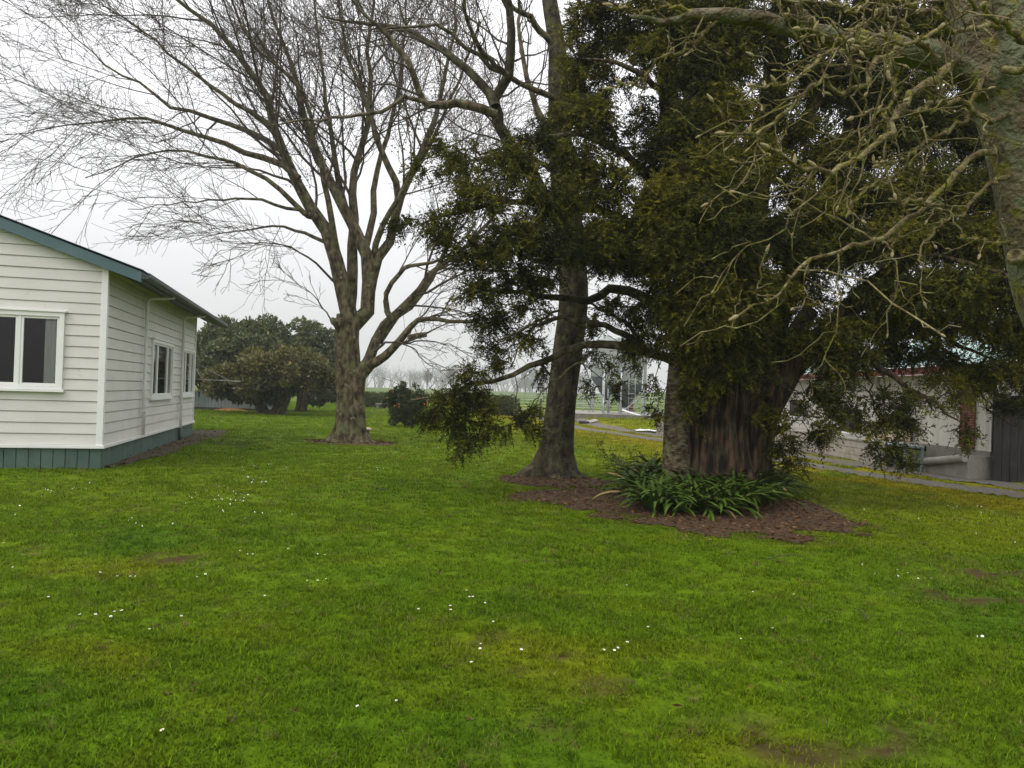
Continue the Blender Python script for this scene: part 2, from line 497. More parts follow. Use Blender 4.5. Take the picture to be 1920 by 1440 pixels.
pm('stick', [(0.3, (0.04, 0.03, 0.02)), (0.7, (0.08, 0.06, 0.045))], 20, 4, 0.9)
pm('stone_pale', [(0.3, (0.42, 0.36, 0.28)), (0.7, (0.58, 0.5, 0.4))], 14, 6, 0.85, 0.3)
leafmat('conifer_leaf', [(0.0, (0.012, 0.017, 0.003)), (0.4, (0.040, 0.046, 0.006)), (0.72, (0.112, 0.112, 0.011)), (1.0, (0.22, 0.18, 0.02))], 0.75, 0.22)
leafmat('ev_leaf_dark', [(0.0, (0.028, 0.04, 0.014)), (0.5, (0.072, 0.09, 0.03)), (1.0, (0.19, 0.2, 0.085))], 0.4, 0.25, spec=0.4)
leafmat('ev_leaf_bronze', [(0.0, (0.034, 0.04, 0.012)), (0.5, (0.1, 0.098, 0.027)), (1.0, (0.27, 0.225, 0.07))], 0.42, 0.3, spec=0.35)
leafmat('camellia_leaf', [(0.0, (0.02, 0.035, 0.012)), (0.6, (0.045, 0.065, 0.02)), (1.0, (0.08, 0.095, 0.03))], 0.35, 0.2)
leafmat('hedge_leaf', [(0.0, (0.035, 0.055, 0.013)), (0.6, (0.07, 0.09, 0.022)), (1.0, (0.12, 0.12, 0.035))], 0.6, 0.25)
leafmat('shrub_leaf', [(0.0, (0.03, 0.045, 0.012)), (0.6, (0.06, 0.075, 0.02)), (1.0, (0.1, 0.085, 0.03))], 0.5, 0.25)
leafmat('far_twig', [(0.0, (0.06, 0.05, 0.04)), (1.0, (0.13, 0.11, 0.09))], 0.9, 0.0)
leafmat('far_pine', [(0.0, (0.015, 0.025, 0.015)), (1.0, (0.045, 0.06, 0.035))], 0.8, 0.0)
leafmat('litter_chip', [(0.0, (0.03, 0.015, 0.007)), (0.5, (0.09, 0.045, 0.02)), (1.0, (0.26, 0.15, 0.07))], 0.9, 0.0)
pm('strap_leaf', [(0.25, (0.022, 0.043, 0.006)), (0.55, (0.05, 0.088, 0.011)), (0.8, (0.105, 0.15, 0.022))], 2.5, 4, 0.6, spec=0.08)
pm('strap_leaf_dry', [(0.3, (0.16, 0.1, 0.035)), (0.7, (0.24, 0.17, 0.07))], 3, 4, 0.7)
attrmat('lawn', 0.95, 0.6, 40)
attrmat('grass', 0.55, 0.0, attr='tcol', var=0.35, itype='INSTANCER', trans=0.3, vscale=30)
gm = bpy.data.materials.new('window_glass'); gm.use_nodes = True
nt = gm.node_tree; nt.nodes.remove(nt.nodes['Principled BSDF'])
gl = nt.nodes.new('ShaderNodeBsdfGlossy'); gl.inputs['Roughness'].default_value = 0.03
tr = nt.nodes.new('ShaderNodeBsdfTransparent'); tr.inputs[0].default_value = (0.8, 0.83, 0.85, 1)
fr = nt.nodes.new('ShaderNodeFresnel'); fr.inputs[0].default_value = 1.55
ms = nt.nodes.new('ShaderNodeMixShader')
nt.links.new(fr.outputs[0], ms.inputs[0]); nt.links.new(tr.outputs[0], ms.inputs[1]); nt.links.new(gl.outputs[0], ms.inputs[2])
nt.links.new(ms.outputs[0], nt.nodes['Material Output'].inputs[0])
M['window_glass'] = gm

# ------------------------------------------------------------------ house frame (needed by the ground masks)
HC = ground(190, 880)
HTH = math.radians(13.9)
HX = np.array([math.cos(HTH), math.sin(HTH), 0]); HY = np.array([-math.sin(HTH), math.cos(HTH), 0])
WALL_L = 9.75


def hloc(x, y):
    dx = np.asarray(x) - HC[0]; dy = np.asarray(y) - HC[1]
    return dx * HX[0] + dy * HX[1], dx * HY[0] + dy * HY[1]


# ------------------------------------------------------------------ terrain
DRIVE = np.array([[12.5, 8.0], [10.2, 11.5], [8.6, 14.2], [7.3, 17.6], [6.6, 21.0], [5.7, 25.5], [4.4, 29.8], [2.9, 34.5], [1.9, 42.0], [1.2, 52.0], [0.9, 64.0], [-2, 76], [-14, 84]])
DRV = resample(np.c_[DRIVE, np.zeros(len(DRIVE))], 90)[:, :2]


def drive_d(x, y):
    x = np.asarray(x, float); sh = x.shape
    p = np.stack([x.ravel(), np.asarray(y, float).ravel()], 1)
    best = np.full(len(p), 1e9)
    for c in range(0, len(p), 40000):
        d = np.linalg.norm(p[c:c + 40000, None] - DRV[None], axis=2)
        best[c:c + 40000] = d.min(1)
    return best.reshape(sh)


def height(x, y):
    x = np.asarray(x, float); y = np.asarray(y, float)
    near = 1 - sstep(60, 120, np.hypot(x, y))
    h = (fbm(x * 0.25, y * 0.25, 3, 3) - 0.5) * 0.09 * near * sstep(2, 5, np.hypot(x, y) + 1)
    # grassy bank by the silo pad
    h = h + 0.42 * np.exp(-(((x - 6.6) / 1.7) ** 2 + ((y - 38.5) / 3.2) ** 2))
    h = h + 0.25 * np.exp(-(((x - 4.6) / 1.6) ** 2 + ((y - 42) / 2.5) ** 2))
    # paddocks rolling up to the far right
    far = sstep(70, 260, np.hypot(x, y))
    h = h + far * (1.2 + 3.2 * sstep(0.02, 0.35, x / np.maximum(np.abs(y), 1)) + 2.0 * (fbm(x / 110, y / 110, 9, 2) - 0.5))
    return h


DIRT_SPOTS = [(330, 1043, 0.32, 0.12), (1500, 1408, 0.3, 0.10), (1650, 1395, 0.22, 0.08), (1385, 1362, 0.22, 0.09), (1895, 1080, 0.8, 0.36), (1860, 1120, 0.7, 0.24), (870, 1425, 0.15, 0.07), (1140, 1285, 0.18, 0.07),
              (1020, 1360, 0.14, 0.06), (300, 1050, 0.3, 0.1), (960, 1100, 0.10, 0.06), (1680, 1368, 0.2, 0.06), (560, 1072, 0.16, 0.06), (1740, 1030, 0.2, 0.1)]
MOSS_SPOTS = [(240, 1066, 0.75, 0.22), (60, 1420, 0.5, 0.25), (1090, 1260, 0.55, 0.35), (1000, 1215, 0.5, 0.25), (250, 1220, 0.5, 0.3), (150, 1370, 0.5, 0.3), (1450, 1420, 0.6, 0.2), (380, 1075, 0.3, 0.1)]


def spot(x, y, lst):
    t = np.zeros_like(np.asarray(x, float))
    for (px, py, rx, ry) in lst:
        g = ground(px, py)
        q = ((x - g[0]) / rx) ** 2 + ((y - g[1]) / (ry * 1.6)) ** 2
        t = np.maximum(t, np.exp(-q))
    return t


MUL_C = np.array([2.35, 10.6])


def mulch_m(x, y):
    """mulch bed under the conifer: blobby mask, >0.5 inside"""
    a = ((x - 2.85) / 1.95) ** 2 + ((y - 10.7) / 2.35) ** 2
    b = ((x - 1.3) / 1.5) ** 2 + ((y - 11.3) / 1.2) ** 2
    c = ((x - 0.85) / 1.1) ** 2 + ((y - 13.5) / 1.0) ** 2
    q = np.minimum(np.minimum(a, b), c)
    return 1 - sstep(0.6, 1.25, q + 1.5 * (fbm(x * 1.9, y * 1.9, 21, 4) - 0.5))


T1 = ground(653, 829)
T2 = ground(1035, 896)


def litter_m(x, y):
    q = ((x - T1[0] - 0.1) / 1.35) ** 2 + ((y - T1[1]) / 0.85) ** 2
    return 1 - sstep(0.6, 1.2, q + 0.8 * (fbm(x * 1.7, y * 1.7, 31, 4) - 0.5))


def house_m(x, y):
    a, b = hloc(x, y)
    w = 0.62 + 0.35 * (fbm(a * 0.8, b * 0.8, 41, 3) - 0.5) - 0.45 * (1 - sstep(0.5, 3.5, b)) + 0.35 * sstep(6.5, 9, b)
    m = (a > -8) & (b > 0.2) & (b < 11.5)
    d = np.where(m, 1 - sstep(w * 0.7, w, a), 0)
    sc = np.exp(-(((a - 1.3) / 0.9) ** 2 + ((b - 6.2) / 0.7) ** 2)) * sstep(0.4, 0.6, fbm(x * 2, y * 2, 44, 3))
    return np.maximum(d, sc)


def lawn_col(x, y):
    """base colour of the turf and the bare-soil mask"""
    x = np.asarray(x, float); y = np.asarray(y, float)
    n1 = fbm(x * 0.55, y * 0.55, 51, 4); n2 = fbm(x * 2.3, y * 2.3, 61, 4); n3 = fbm(x * 0.16, y * 0.16, 71, 3)
    g = np.array([0.084, 0.148, 0.003]); gd = np.array([0.060, 0.122, 0.003]); gy = np.array([0.120, 0.154, 0.003]); ym = np.array([0.23, 0.205, 0.004])
    so = np.array([0.06, 0.042, 0.026])
    c = g[None] * np.ones(x.shape + (1,))
    def mix(c, col, f): return c * (1 - f[..., None]) + col * f[..., None]
    c = mix(c, gd, sstep(0.5, 0.72, n1))
    c = mix(c, gy, sstep(0.5, 0.72, n2) * 0.42)
    c = mix(c, gy, sstep(0.5, 0.7, n3) * 0.35)
    moss = spot(x, y, MOSS_SPOTS) * sstep(0.3, 0.6, n2)
    c = mix(c, ym * 0.85, np.clip(moss, 0, 1) * 0.3)
    dd = drive_d(x, y)
    c = mix(c, np.array([0.125, 0.195, 0.003]), sstep(11, 19, np.hypot(x, y)) * 0.65 * sstep(0.15, 0.6, n1))
    drive_band = np.exp(-(dd / 6.5) ** 2) * (y > 8) * sstep(0.2, 0.5, n1)  # yellower, paler turf in a wide band along the drive
    c = mix(c, np.array([0.165, 0.20, 0.003]), np.clip(drive_band, 0, 1) * (np.hypot(x, y) < 90))
    yb = np.exp(-(dd / 2.6) ** 2) * sstep(0.25, 0.55, fbm(x * 0.9, y * 0.9, 81, 4))
    c = mix(c, ym, np.clip(yb * 1.15, 0, 1) * (np.hypot(x, y) < 90))
    # bright lawn between the trees and the drive
    far = sstep(90, 200, np.hypot(x, y))
    c = mix(c, np.array([0.11, 0.165, 0.035]), far)
    fine = fbm(x * 7, y * 7, 91, 3)
    near = 1 - sstep(9, 14, np.hypot(x, y))
    soil = np.maximum(spot(x, y, DIRT_SPOTS) * sstep(0.35, 0.6, fine) * 1.5, sstep(0.70, 0.76, 0.5 * n2 + 0.5 * fine) * near)
    soil = np.clip(soil, 0, 1)
    return c, soil


def warp(lo, hi, flo, fhi, step, grow_=1.16):
    a = list(np.arange(flo, fhi + 1e-6, step))
    s = step
    while a[-1] < hi:
        s *= grow_; a.append(a[-1] + s)
    s = step
    while a[0] > lo:
        s *= grow_; a.insert(0, a[0] - s)
    return np.array(a)


gx = warp(-650, 650, -11, 13, 0.14)
gy_ = warp(-60, 800, 1.8, 24, 0.14)
XX, YY = np.meshgrid(gx, gy_)
ZZ = height(XX, YY)
nx_, ny_ = len(gx), len(gy_)
ii = (np.arange(ny_ - 1)[:, None] * nx_ + np.arange(nx_ - 1)[None]).reshape(-1)
F = np.stack([ii, ii + 1, ii + nx_ + 1, ii + nx_], 1)
me = mesh_np('lawn', np.stack([XX.ravel(), YY.ravel(), ZZ.ravel()], 1), F, True)
cc, so = lawn_col(XX.ravel(), YY.ravel())
cc = cc * (0.85 - 0.2 * sstep(20, 60, np.hypot(XX, YY)).ravel())[:, None]  # far turf colour darkened in place of the tufts' self-shading
cc = cc * (1 - so[:, None]) + np.array([0.05, 0.034, 0.014]) * so[:, None]
mm = np.clip(mulch_m(XX.ravel(), YY.ravel()), 0, 1)[:, None] * 0.85
cc = cc * (1 - mm) + np.array([0.055, 0.03, 0.012]) * mm
mm = np.clip(np.maximum(litter_m(XX.ravel(), YY.ravel()), house_m(XX.ravel(), YY.ravel())), 0, 1)[:, None]
cc = cc * (1 - mm) + np.array([0.085, 0.06, 0.038]) * mm
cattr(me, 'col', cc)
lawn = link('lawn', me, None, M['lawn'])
tag(lawn, kind='structure')


def patch(name, maskf, x0, x1, y0, y1, step, mat, dz=0.006, thr=0.5):
    """a sheet laid a few mm over the ground wherever maskf > thr"""
    xs = np.arange(x0, x1, step); ys = np.arange(y0, y1, step)
    A, B = np.meshgrid(xs, ys)
    m = maskf(A, B)
    keep = (m[:-1, :-1] + m[1:, :-1] + m[:-1, 1:] + m[1:, 1:]) / 4 > thr
    jj, kk = np.nonzero(keep)
    n = len(xs)
    f = np.stack([jj * n + kk, jj * n + kk + 1, (jj + 1) * n + kk + 1, (jj + 1) * n + kk], 1)
    used, inv = np.unique(f.ravel(), return_inverse=True)
    # edge of the bed dips into the turf
    hz = height(A, B) + dz + 0.02 * sstep(thr, 1.0, m)
    V = np.stack([A.ravel(), B.ravel(), hz.ravel()], 1)[used]
    o = link(name, mesh_np(name, V, inv.reshape(-1, 4), True), None, M[mat])
    tag(o, kind='structure')
    return o


patch('mulch_bed', mulch_m, -1.5, 6, 7, 15.5, 0.06, 'mulch', 0.008, 0.72)
patch('leaf_litter_ground', litter_m, T1[0] - 2, T1[0] + 2.2, T1[1] - 1.5, T1[1] + 1.5, 0.08, 'dry_litter', 0.008, 0.55)
hb = HC - 1.0
patch('bare_soil_strip', house_m, HC[0] - 4, HC[0] + 3.5, HC[1] - 0.5, HC[1] + 12, 0.08, 'bare_soil', 0.008, 0.55)

# the drive: two gravel wheel tracks and the dirt yard beside the shed


def side_d(x, y):
    """signed distance from the drive centre line, + = right (shed side)"""
    x = np.asarray(x, float); sh = x.shape
    p = np.stack([x.ravel(), np.asarray(y, float).ravel()], 1)
    out = np.zeros(len(p))
    tg = unit(np.gradient(DRV, axis=0)); nr = np.stack([tg[:, 1], -tg[:, 0]], 1)
    for c in range(0, len(p), 40000):
        d = p[c:c + 40000, None] - DRV[None]
        i = np.linalg.norm(d, axis=2).argmin(1)
        out[c:c + 40000] = (d[np.arange(len(i)), i] * nr[i]).sum(1)
    return out.reshape(sh)


def track(off, w):
    def f(x, y):
        s = side_d(x, y)
        return 1 - sstep(w * 0.55, w, np.abs(s - off) + 0.45 * (fbm(x * 1.3, y * 1.3, 101, 4) - 0.5))
    return f


patch('gravel_drive', track(0.25, 0.55), -16, 13, 8, 85, 0.14, 'gravel', 0.010)
patch('gravel_drive', track(1.75, 0.6), -16, 13, 8, 60, 0.14, 'gravel', 0.010)
patch('dirt_yard', lambda x, y: sstep(7.6, 8.4, x + 0.05 * (y - 20) + 0.8 * (fbm(x, y, 111, 4) - 0.5)) * sstep(2.3, 2.9, side_d(x, y)) * (1 - sstep(30, 33, y)) * sstep(11, 13, y), 7, 13, 10, 33, 0.15, 'yard_dirt', 0.012)


# ------------------------------------------------------------------ instanced grass (stuff)
def scatter(name, P, rot, scl, cols, protos, mat, label, cat):
    """point mesh + geometry nodes that puts one of several tuft meshes on every point"""
    me = mesh_np(name, P, np.zeros((0, 3), int)) if False else bpy.data.meshes.new(name)
    me.vertices.add(len(P)); me.vertices.foreach_set('co', np.asarray(P, np.float32).ravel())
    fattr(me, 'rz', rot, 'POINT'); fattr(me, 'scl', scl, 'POINT')
    a = me.attributes.new('idx', 'INT', 'POINT'); a.data.foreach_set('value', rng.choice(len(protos), len(P), p=[0.3, 0.3, 0.24, 0.11, 0.05]).astype(np.int32))
    cattr(me, 'tcol', cols)
    o = link(name, me)
    ng = bpy.data.node_groups.new(name, 'GeometryNodeTree')
    ng.interface.new_socket('Geometry', in_out='INPUT', socket_type='NodeSocketGeometry')
    ng.interface.new_socket('Geometry', in_out='OUTPUT', socket_type='NodeSocketGeometry')
    N, L = ng.nodes, ng.links
    gi = N.new('NodeGroupInput'); go = N.new('NodeGroupOutput')
    m2p = N.new('GeometryNodeMeshToPoints'); L.new(gi.outputs[0], m2p.inputs['Mesh'])
    g2i = N.new('GeometryNodeGeometryToInstance')
    for p in reversed(protos):
        oi = N.new('GeometryNodeObjectInfo'); oi.inputs['Object'].default_value = p
        L.new(oi.outputs['Geometry'], g2i.inputs[0])
    iop = N.new('GeometryNodeInstanceOnPoints')
    L.new(m2p.outputs[0], iop.inputs['Points']); L.new(g2i.outputs[0], iop.inputs['Instance'])
    iop.inputs['Pick Instance'].default_value = True

    def na(n, t):
        q = N.new('GeometryNodeInputNamedAttribute'); q.data_type = t; q.inputs[0].default_value = n; return q.outputs[0]
    L.new(na('idx', 'INT'), iop.inputs['Instance Index'])
    cx = N.new('ShaderNodeCombineXYZ'); L.new(na('rz', 'FLOAT'), cx.inputs[2])
    e2r = N.new('FunctionNodeEulerToRotation'); L.new(cx.outputs[0], e2r.inputs[0])
    L.new(e2r.outputs[0], iop.inputs['Rotation'])
    L.new(na('scl', 'FLOAT'), iop.inputs['Scale'])
    L.new(iop.outputs[0], go.inputs[0])
    md = o.modifiers.new('scatter', 'NODES'); md.node_group = ng
    me.materials.append(mat)
    tag(o, label, cat, kind='stuff')
    return o


def tuft_mesh(name, nb, rad, h0, h1, wid, lean, mat):
    V = []; F = []; Fq = []
    for i in range(nb):
        a = rng.uniform(0, 2 * math.pi); r = rad * math.sqrt(rng.uniform())
        b = np.array([r * math.cos(a), r * math.sin(a), -0.004])
        h = rng.uniform(h0, h1); la = rng.uniform(0, 2 * math.pi); ln = rng.uniform(0.15, lean) * h
        d = np.array([math.cos(la), math.sin(la), 0]); w = np.array([-d[1], d[0], 0]) * wid * rng.uniform(0.6, 1.2) * 0.5
        m = b + d * ln * 0.35 + np.array([0, 0, h * 0.62]); t = b + d * ln + np.array([0, 0, h])
        k = len(V); V += [b - w, b + w, m + w * 0.8, m - w * 0.8, t]
        Fq.append((k, k + 1, k + 2, k + 3)); F.append((k + 3, k + 2, k + 4))
    me = mesh_np(name, np.array(V), [np.array(Fq), np.array(F)])
    bv = rng.uniform(0.55, 1.5, nb)
    fattr(me, 'bv', np.concatenate([bv, bv]))
    me.materials.append(mat)
    return bpy.data.objects.new(name, me)


protos_near = [tuft_mesh('grass_tuft_a', 34, 0.07, 0.010, 0.026, 0.0048, 1.8, M['grass']), tuft_mesh('grass_tuft_b', 30, 0.065, 0.010, 0.030, 0.0046, 1.7, M['grass']), tuft_mesh('grass_tuft_c', 26, 0.075, 0.008, 0.020, 0.0062, 2.4, M['grass']),
               tuft_mesh('grass_tuft_d', 16, 0.03, 0.022, 0.052, 0.0050, 1.3, M['grass']), tuft_mesh('weed_rosette', 9, 0.012, 0.008, 0.016, 0.016, 3.6, M['grass'])]


def turf_points(y0, y1, dens, sc, seed):
    r = np.random.default_rng(seed)
    half = 0.74
    A = half * (y1 ** 2 - y0 ** 2)
    n = int(A * dens)
    y = np.sqrt(r.uniform(y0 ** 2, y1 ** 2, n)); x = r.uniform(-half, half, n) * y
    c, so = lawn_col(x, y)
    n_ = n
    mask = np.maximum.reduce([mulch_m(x, y) * 1.05, litter_m(x, y), house_m(x, y)])
    a, b = hloc(x, y)
    inside = (a < 0.02) & (b > -0.02) & (b < WALL_L)
    s = side_d(x, y)
    gr = np.maximum(track(0.25, 0.5)(x, y), track(1.75, 0.55)(x, y))
    yard = (s > 2.5) & (x > 8) & (y < 32)
    shed = (x > 9.1) & (y > 15) & (y < 40)
    keep = (r.uniform(size=n) > so * 0.92) & (r.uniform(size=n) > mask ** 2.2) & ~inside & (r.uniform(size=n) > gr * 0.97) & ~yard & ~shed
    x, y, c = x[keep], y[keep], c[keep]
    m = len(x)
    lush = 0.72 + 0.7 * fbm(x * 1.1, y * 1.1, 121, 3)
    col = c * r.uniform(0.75, 1.3, m)[:, None]
    dead = r.uniform(size=m) < 0.035
    col[dead] = np.array([0.17, 0.13, 0.05]) * r.uniform(0.6, 1.2, dead.sum())[:, None]
    return np.stack([x, y, height(x, y)], 1), r.uniform(0, 6.28, m), sc * lush * r.uniform(0.75, 1.25, m), col


parts = [turf_points(2.3, 6, 420, 1.0, 1), turf_points(6, 10, 210, 1.15, 2), turf_points(10, 17, 90, 1.45, 3), turf_points(17, 30, 30, 1.9, 4), turf_points(30, 48, 15, 2.7, 5), turf_points(48, 75, 6, 3.8, 6)]
P4 = [np.concatenate([p[i] for p in parts]) for i in range(4)]
scatter('grass', *P4, protos_near, M['grass'], 'short mossy green lawn grass covering the ground', 'grass')

# ------------------------------------------------------------------ leaves
def leaf_tris(C, D, L, Wd, roll=None):
    """triangular leaves: C base, D direction, length, width"""
    n = len(C)
    D = unit(D)
    rv = unit(rng.normal(size=(n, 3)))
    S_ = unit(np.cross(D, rv)) * (np.asarray(Wd) * 0.5)[:, None]
    V = np.stack([C - S_, C + S_, C + D * np.asarray(L)[:, None]], 1).reshape(-1, 3)
    return V, np.arange(n * 3).reshape(-1, 3)


def leaf_quads(C, D, L, Wd):
    n = len(C); D = unit(D)
    rv = unit(rng.normal(size=(n, 3)) + np.array([0, 0, 0.0]))
    S_ = unit(np.cross(D, rv)) * (np.asarray(Wd) * 0.5)[:, None]
    L = np.asarray(L)[:, None]
    V = np.stack([C, C + D * L * 0.5 - S_, C + D * L, C + D * L * 0.5 + S_], 1).reshape(-1, 3)
    return V, np.arange(n * 4).reshape(-1, 4)


def sprays(C, D, ln, tint, m=12, ll=0.06, lw=0.022, droop=0.5):
    """drooping twiglets: C root, D direction, ln length; m leaves each"""
    n = len(C)
    D = unit(D)
    t = np.tile((np.arange(m) + 0.5) / m, (n, 1)) + rng.uniform(-0.04, 0.04, (n, m))
    ax = C[:, None] + D[:, None] * (t * ln[:, None])[..., None]
    ax[:, :, 2] -= droop * (t ** 2) * ln[:, None]
    sd_ = unit(np.cross(D, np.array([0, 0, 1.0]) + 0.3 * rng.normal(size=(n, 3))))
    sg = np.where(np.arange(m) % 2 == 0, 1.0, -1.0)[None, :, None]
    LD = D[:, None] * 0.55 + sd_[:, None] * sg * 0.75 + rng.normal(size=(n, m, 3)) * 0.5
    LD[:, :, 2] -= droop * t
    V, Fa = leaf_tris(ax.reshape(-1, 3), LD.reshape(-1, 3), ll * rng.uniform(0.6, 1.3, n * m), lw * rng.uniform(0.7, 1.3, n * m))
    return V, Fa, np.repeat(tint, m) + rng.normal(size=n * m) * 0.07


def leafcloud(name, pads, n, size, mat, parent, lw=0.5, shell=0.45, quads=True, flat=0.0, tint0=0.45):
    """pads: (x,y,z,rx,ry,rz) ellipsoids filled towards their skin with leaves"""
    pads = np.asarray(pads, float)
    vol = (pads[:, 3] * pads[:, 4] * pads[:, 5]) ** (2 / 3)
    pi = rng.choice(len(pads), n, p=vol / vol.sum())
    d = unit(rng.normal(size=(n, 3)))
    rr = rng.uniform(shell, 1.0, n) ** 0.6
    C = pads[pi, :3] + d * rr[:, None] * pads[pi, 3:6]
    D = d * 0.7 + rng.normal(size=(n, 3)) * 0.6 + np.array([0, 0, flat])
    L = size * rng.uniform(0.6, 1.35, n)
    V, Fa = (leaf_quads if quads else leaf_tris)(C, D, L, L * lw)
    me = mesh_np(name, V, Fa)
    ptint = rng.normal(size=len(pads)) * 0.13
    fattr(me, 'tint', np.clip(tint0 + ptint[pi] + rng.normal(size=n) * 0.27, 0, 1))
    o = link(name, me, parent, M[mat])
    tag(o, kind='stuff')
    return o


def blob_pads(c, r, n, pr, flat=0.8, low=-0.6):
    """pads spread over the skin of a big ellipsoid, for an uneven crown"""
    out = []
    for i in range(n):
        while True:
            d = unit(rng.normal(size=3))
            if d[2] > low: break
        k = rng.uniform(0.6, 1.1)
        s = pr * rng.uniform(0.4, 1.2) * (0.75 if k > 0.98 else 1.0)
        out.append((c[0] + d[0] * r[0] * k, c[1] + d[1] * r[1] * k, c[2] + d[2] * r[2] * k, s, s, s * flat))
    return out


def trunk_mesh(P, R, n=28, lobes=((3, 0.06, 0.4), (5, 0.05, 1.3)), flare=0.0, flare_h=0.5, flare_lobes=5, noise=0.03, seed=0, ph=0.0):
    """trunk along polyline P with radii R; fluted, root flare at the foot"""
    P = np.asarray(P, float); R = np.asarray(R, float); k = len(P)
    a = np.arange(n) * 2 * math.pi / n
    T = unit(np.gradient(P, axis=0))
    U = unit(np.cross(np.array([0, 1.0, 0]), T)); Vv = np.cross(T, U)
    V = []
    for i in range(k):
        rr = np.ones(n)
        for (l, amp, p) in lobes:
            rr += amp * np.cos(l * a + p + 0.25 * i / k * l)
        h = P[i, 2] - P[0, 2]
        fl = flare * math.exp(-h / flare_h)
        rr += fl * (1 + 0.45 * np.cos(flare_lobes * a + ph) + 0.25 * np.cos((flare_lobes - 2) * a + 1 + ph))
        rr += (fbm(np.cos(a) * 2 + 7, np.sin(a) * 2 + h * 1.5, seed, 3) - 0.5) * noise * 2
        rr += (vnoise(a * 6 / 3.14, h * 2.0 + a * 0, seed + 5) - 0.5) * noise
        V.append(P[i] + (U[i] * np.cos(a)[:, None] + Vv[i] * np.sin(a)[:, None]) * (R[i] * rr)[:, None])
    V = np.concatenate(V)
    i = np.arange(n); j = (i + 1) % n
    F = np.concatenate([np.stack([q * n + i, q * n + j, (q + 1) * n + j, (q + 1) * n + i], 1) for q in range(k - 1)])
    return V, F


def pxline(pts, Ys):
    Ys = np.interp(np.linspace(0, 1, len(pts)), np.linspace(0, 1, len(Ys)), Ys)
    return np.array([at(p[0], p[1], y) for p, y in zip(pts, Ys)])


def to_local(V, root):
    return np.asarray(V) - np.array(root.location)


def merge(parts_):
    Vs, Fs = [], []; b = 0
    for V, F in parts_:
        Vs.append(V); Fs.append(np.asarray(F) + b); b += len(V)
    return np.concatenate(Vs), Fs


def tubepart(name, groups, mat, parent, sides=6, kind=None, smooth=True):
    """groups: list of (P(m,k,3), R(m,k), sides)"""
    V, F = merge([tubes(p, r, s) for (p, r, s) in groups])
    V = to_local(V, parent)
    o = link(name, mesh_np(name, V, F, smooth), parent, M[mat])
    if kind: o['kind'] = kind
    return o

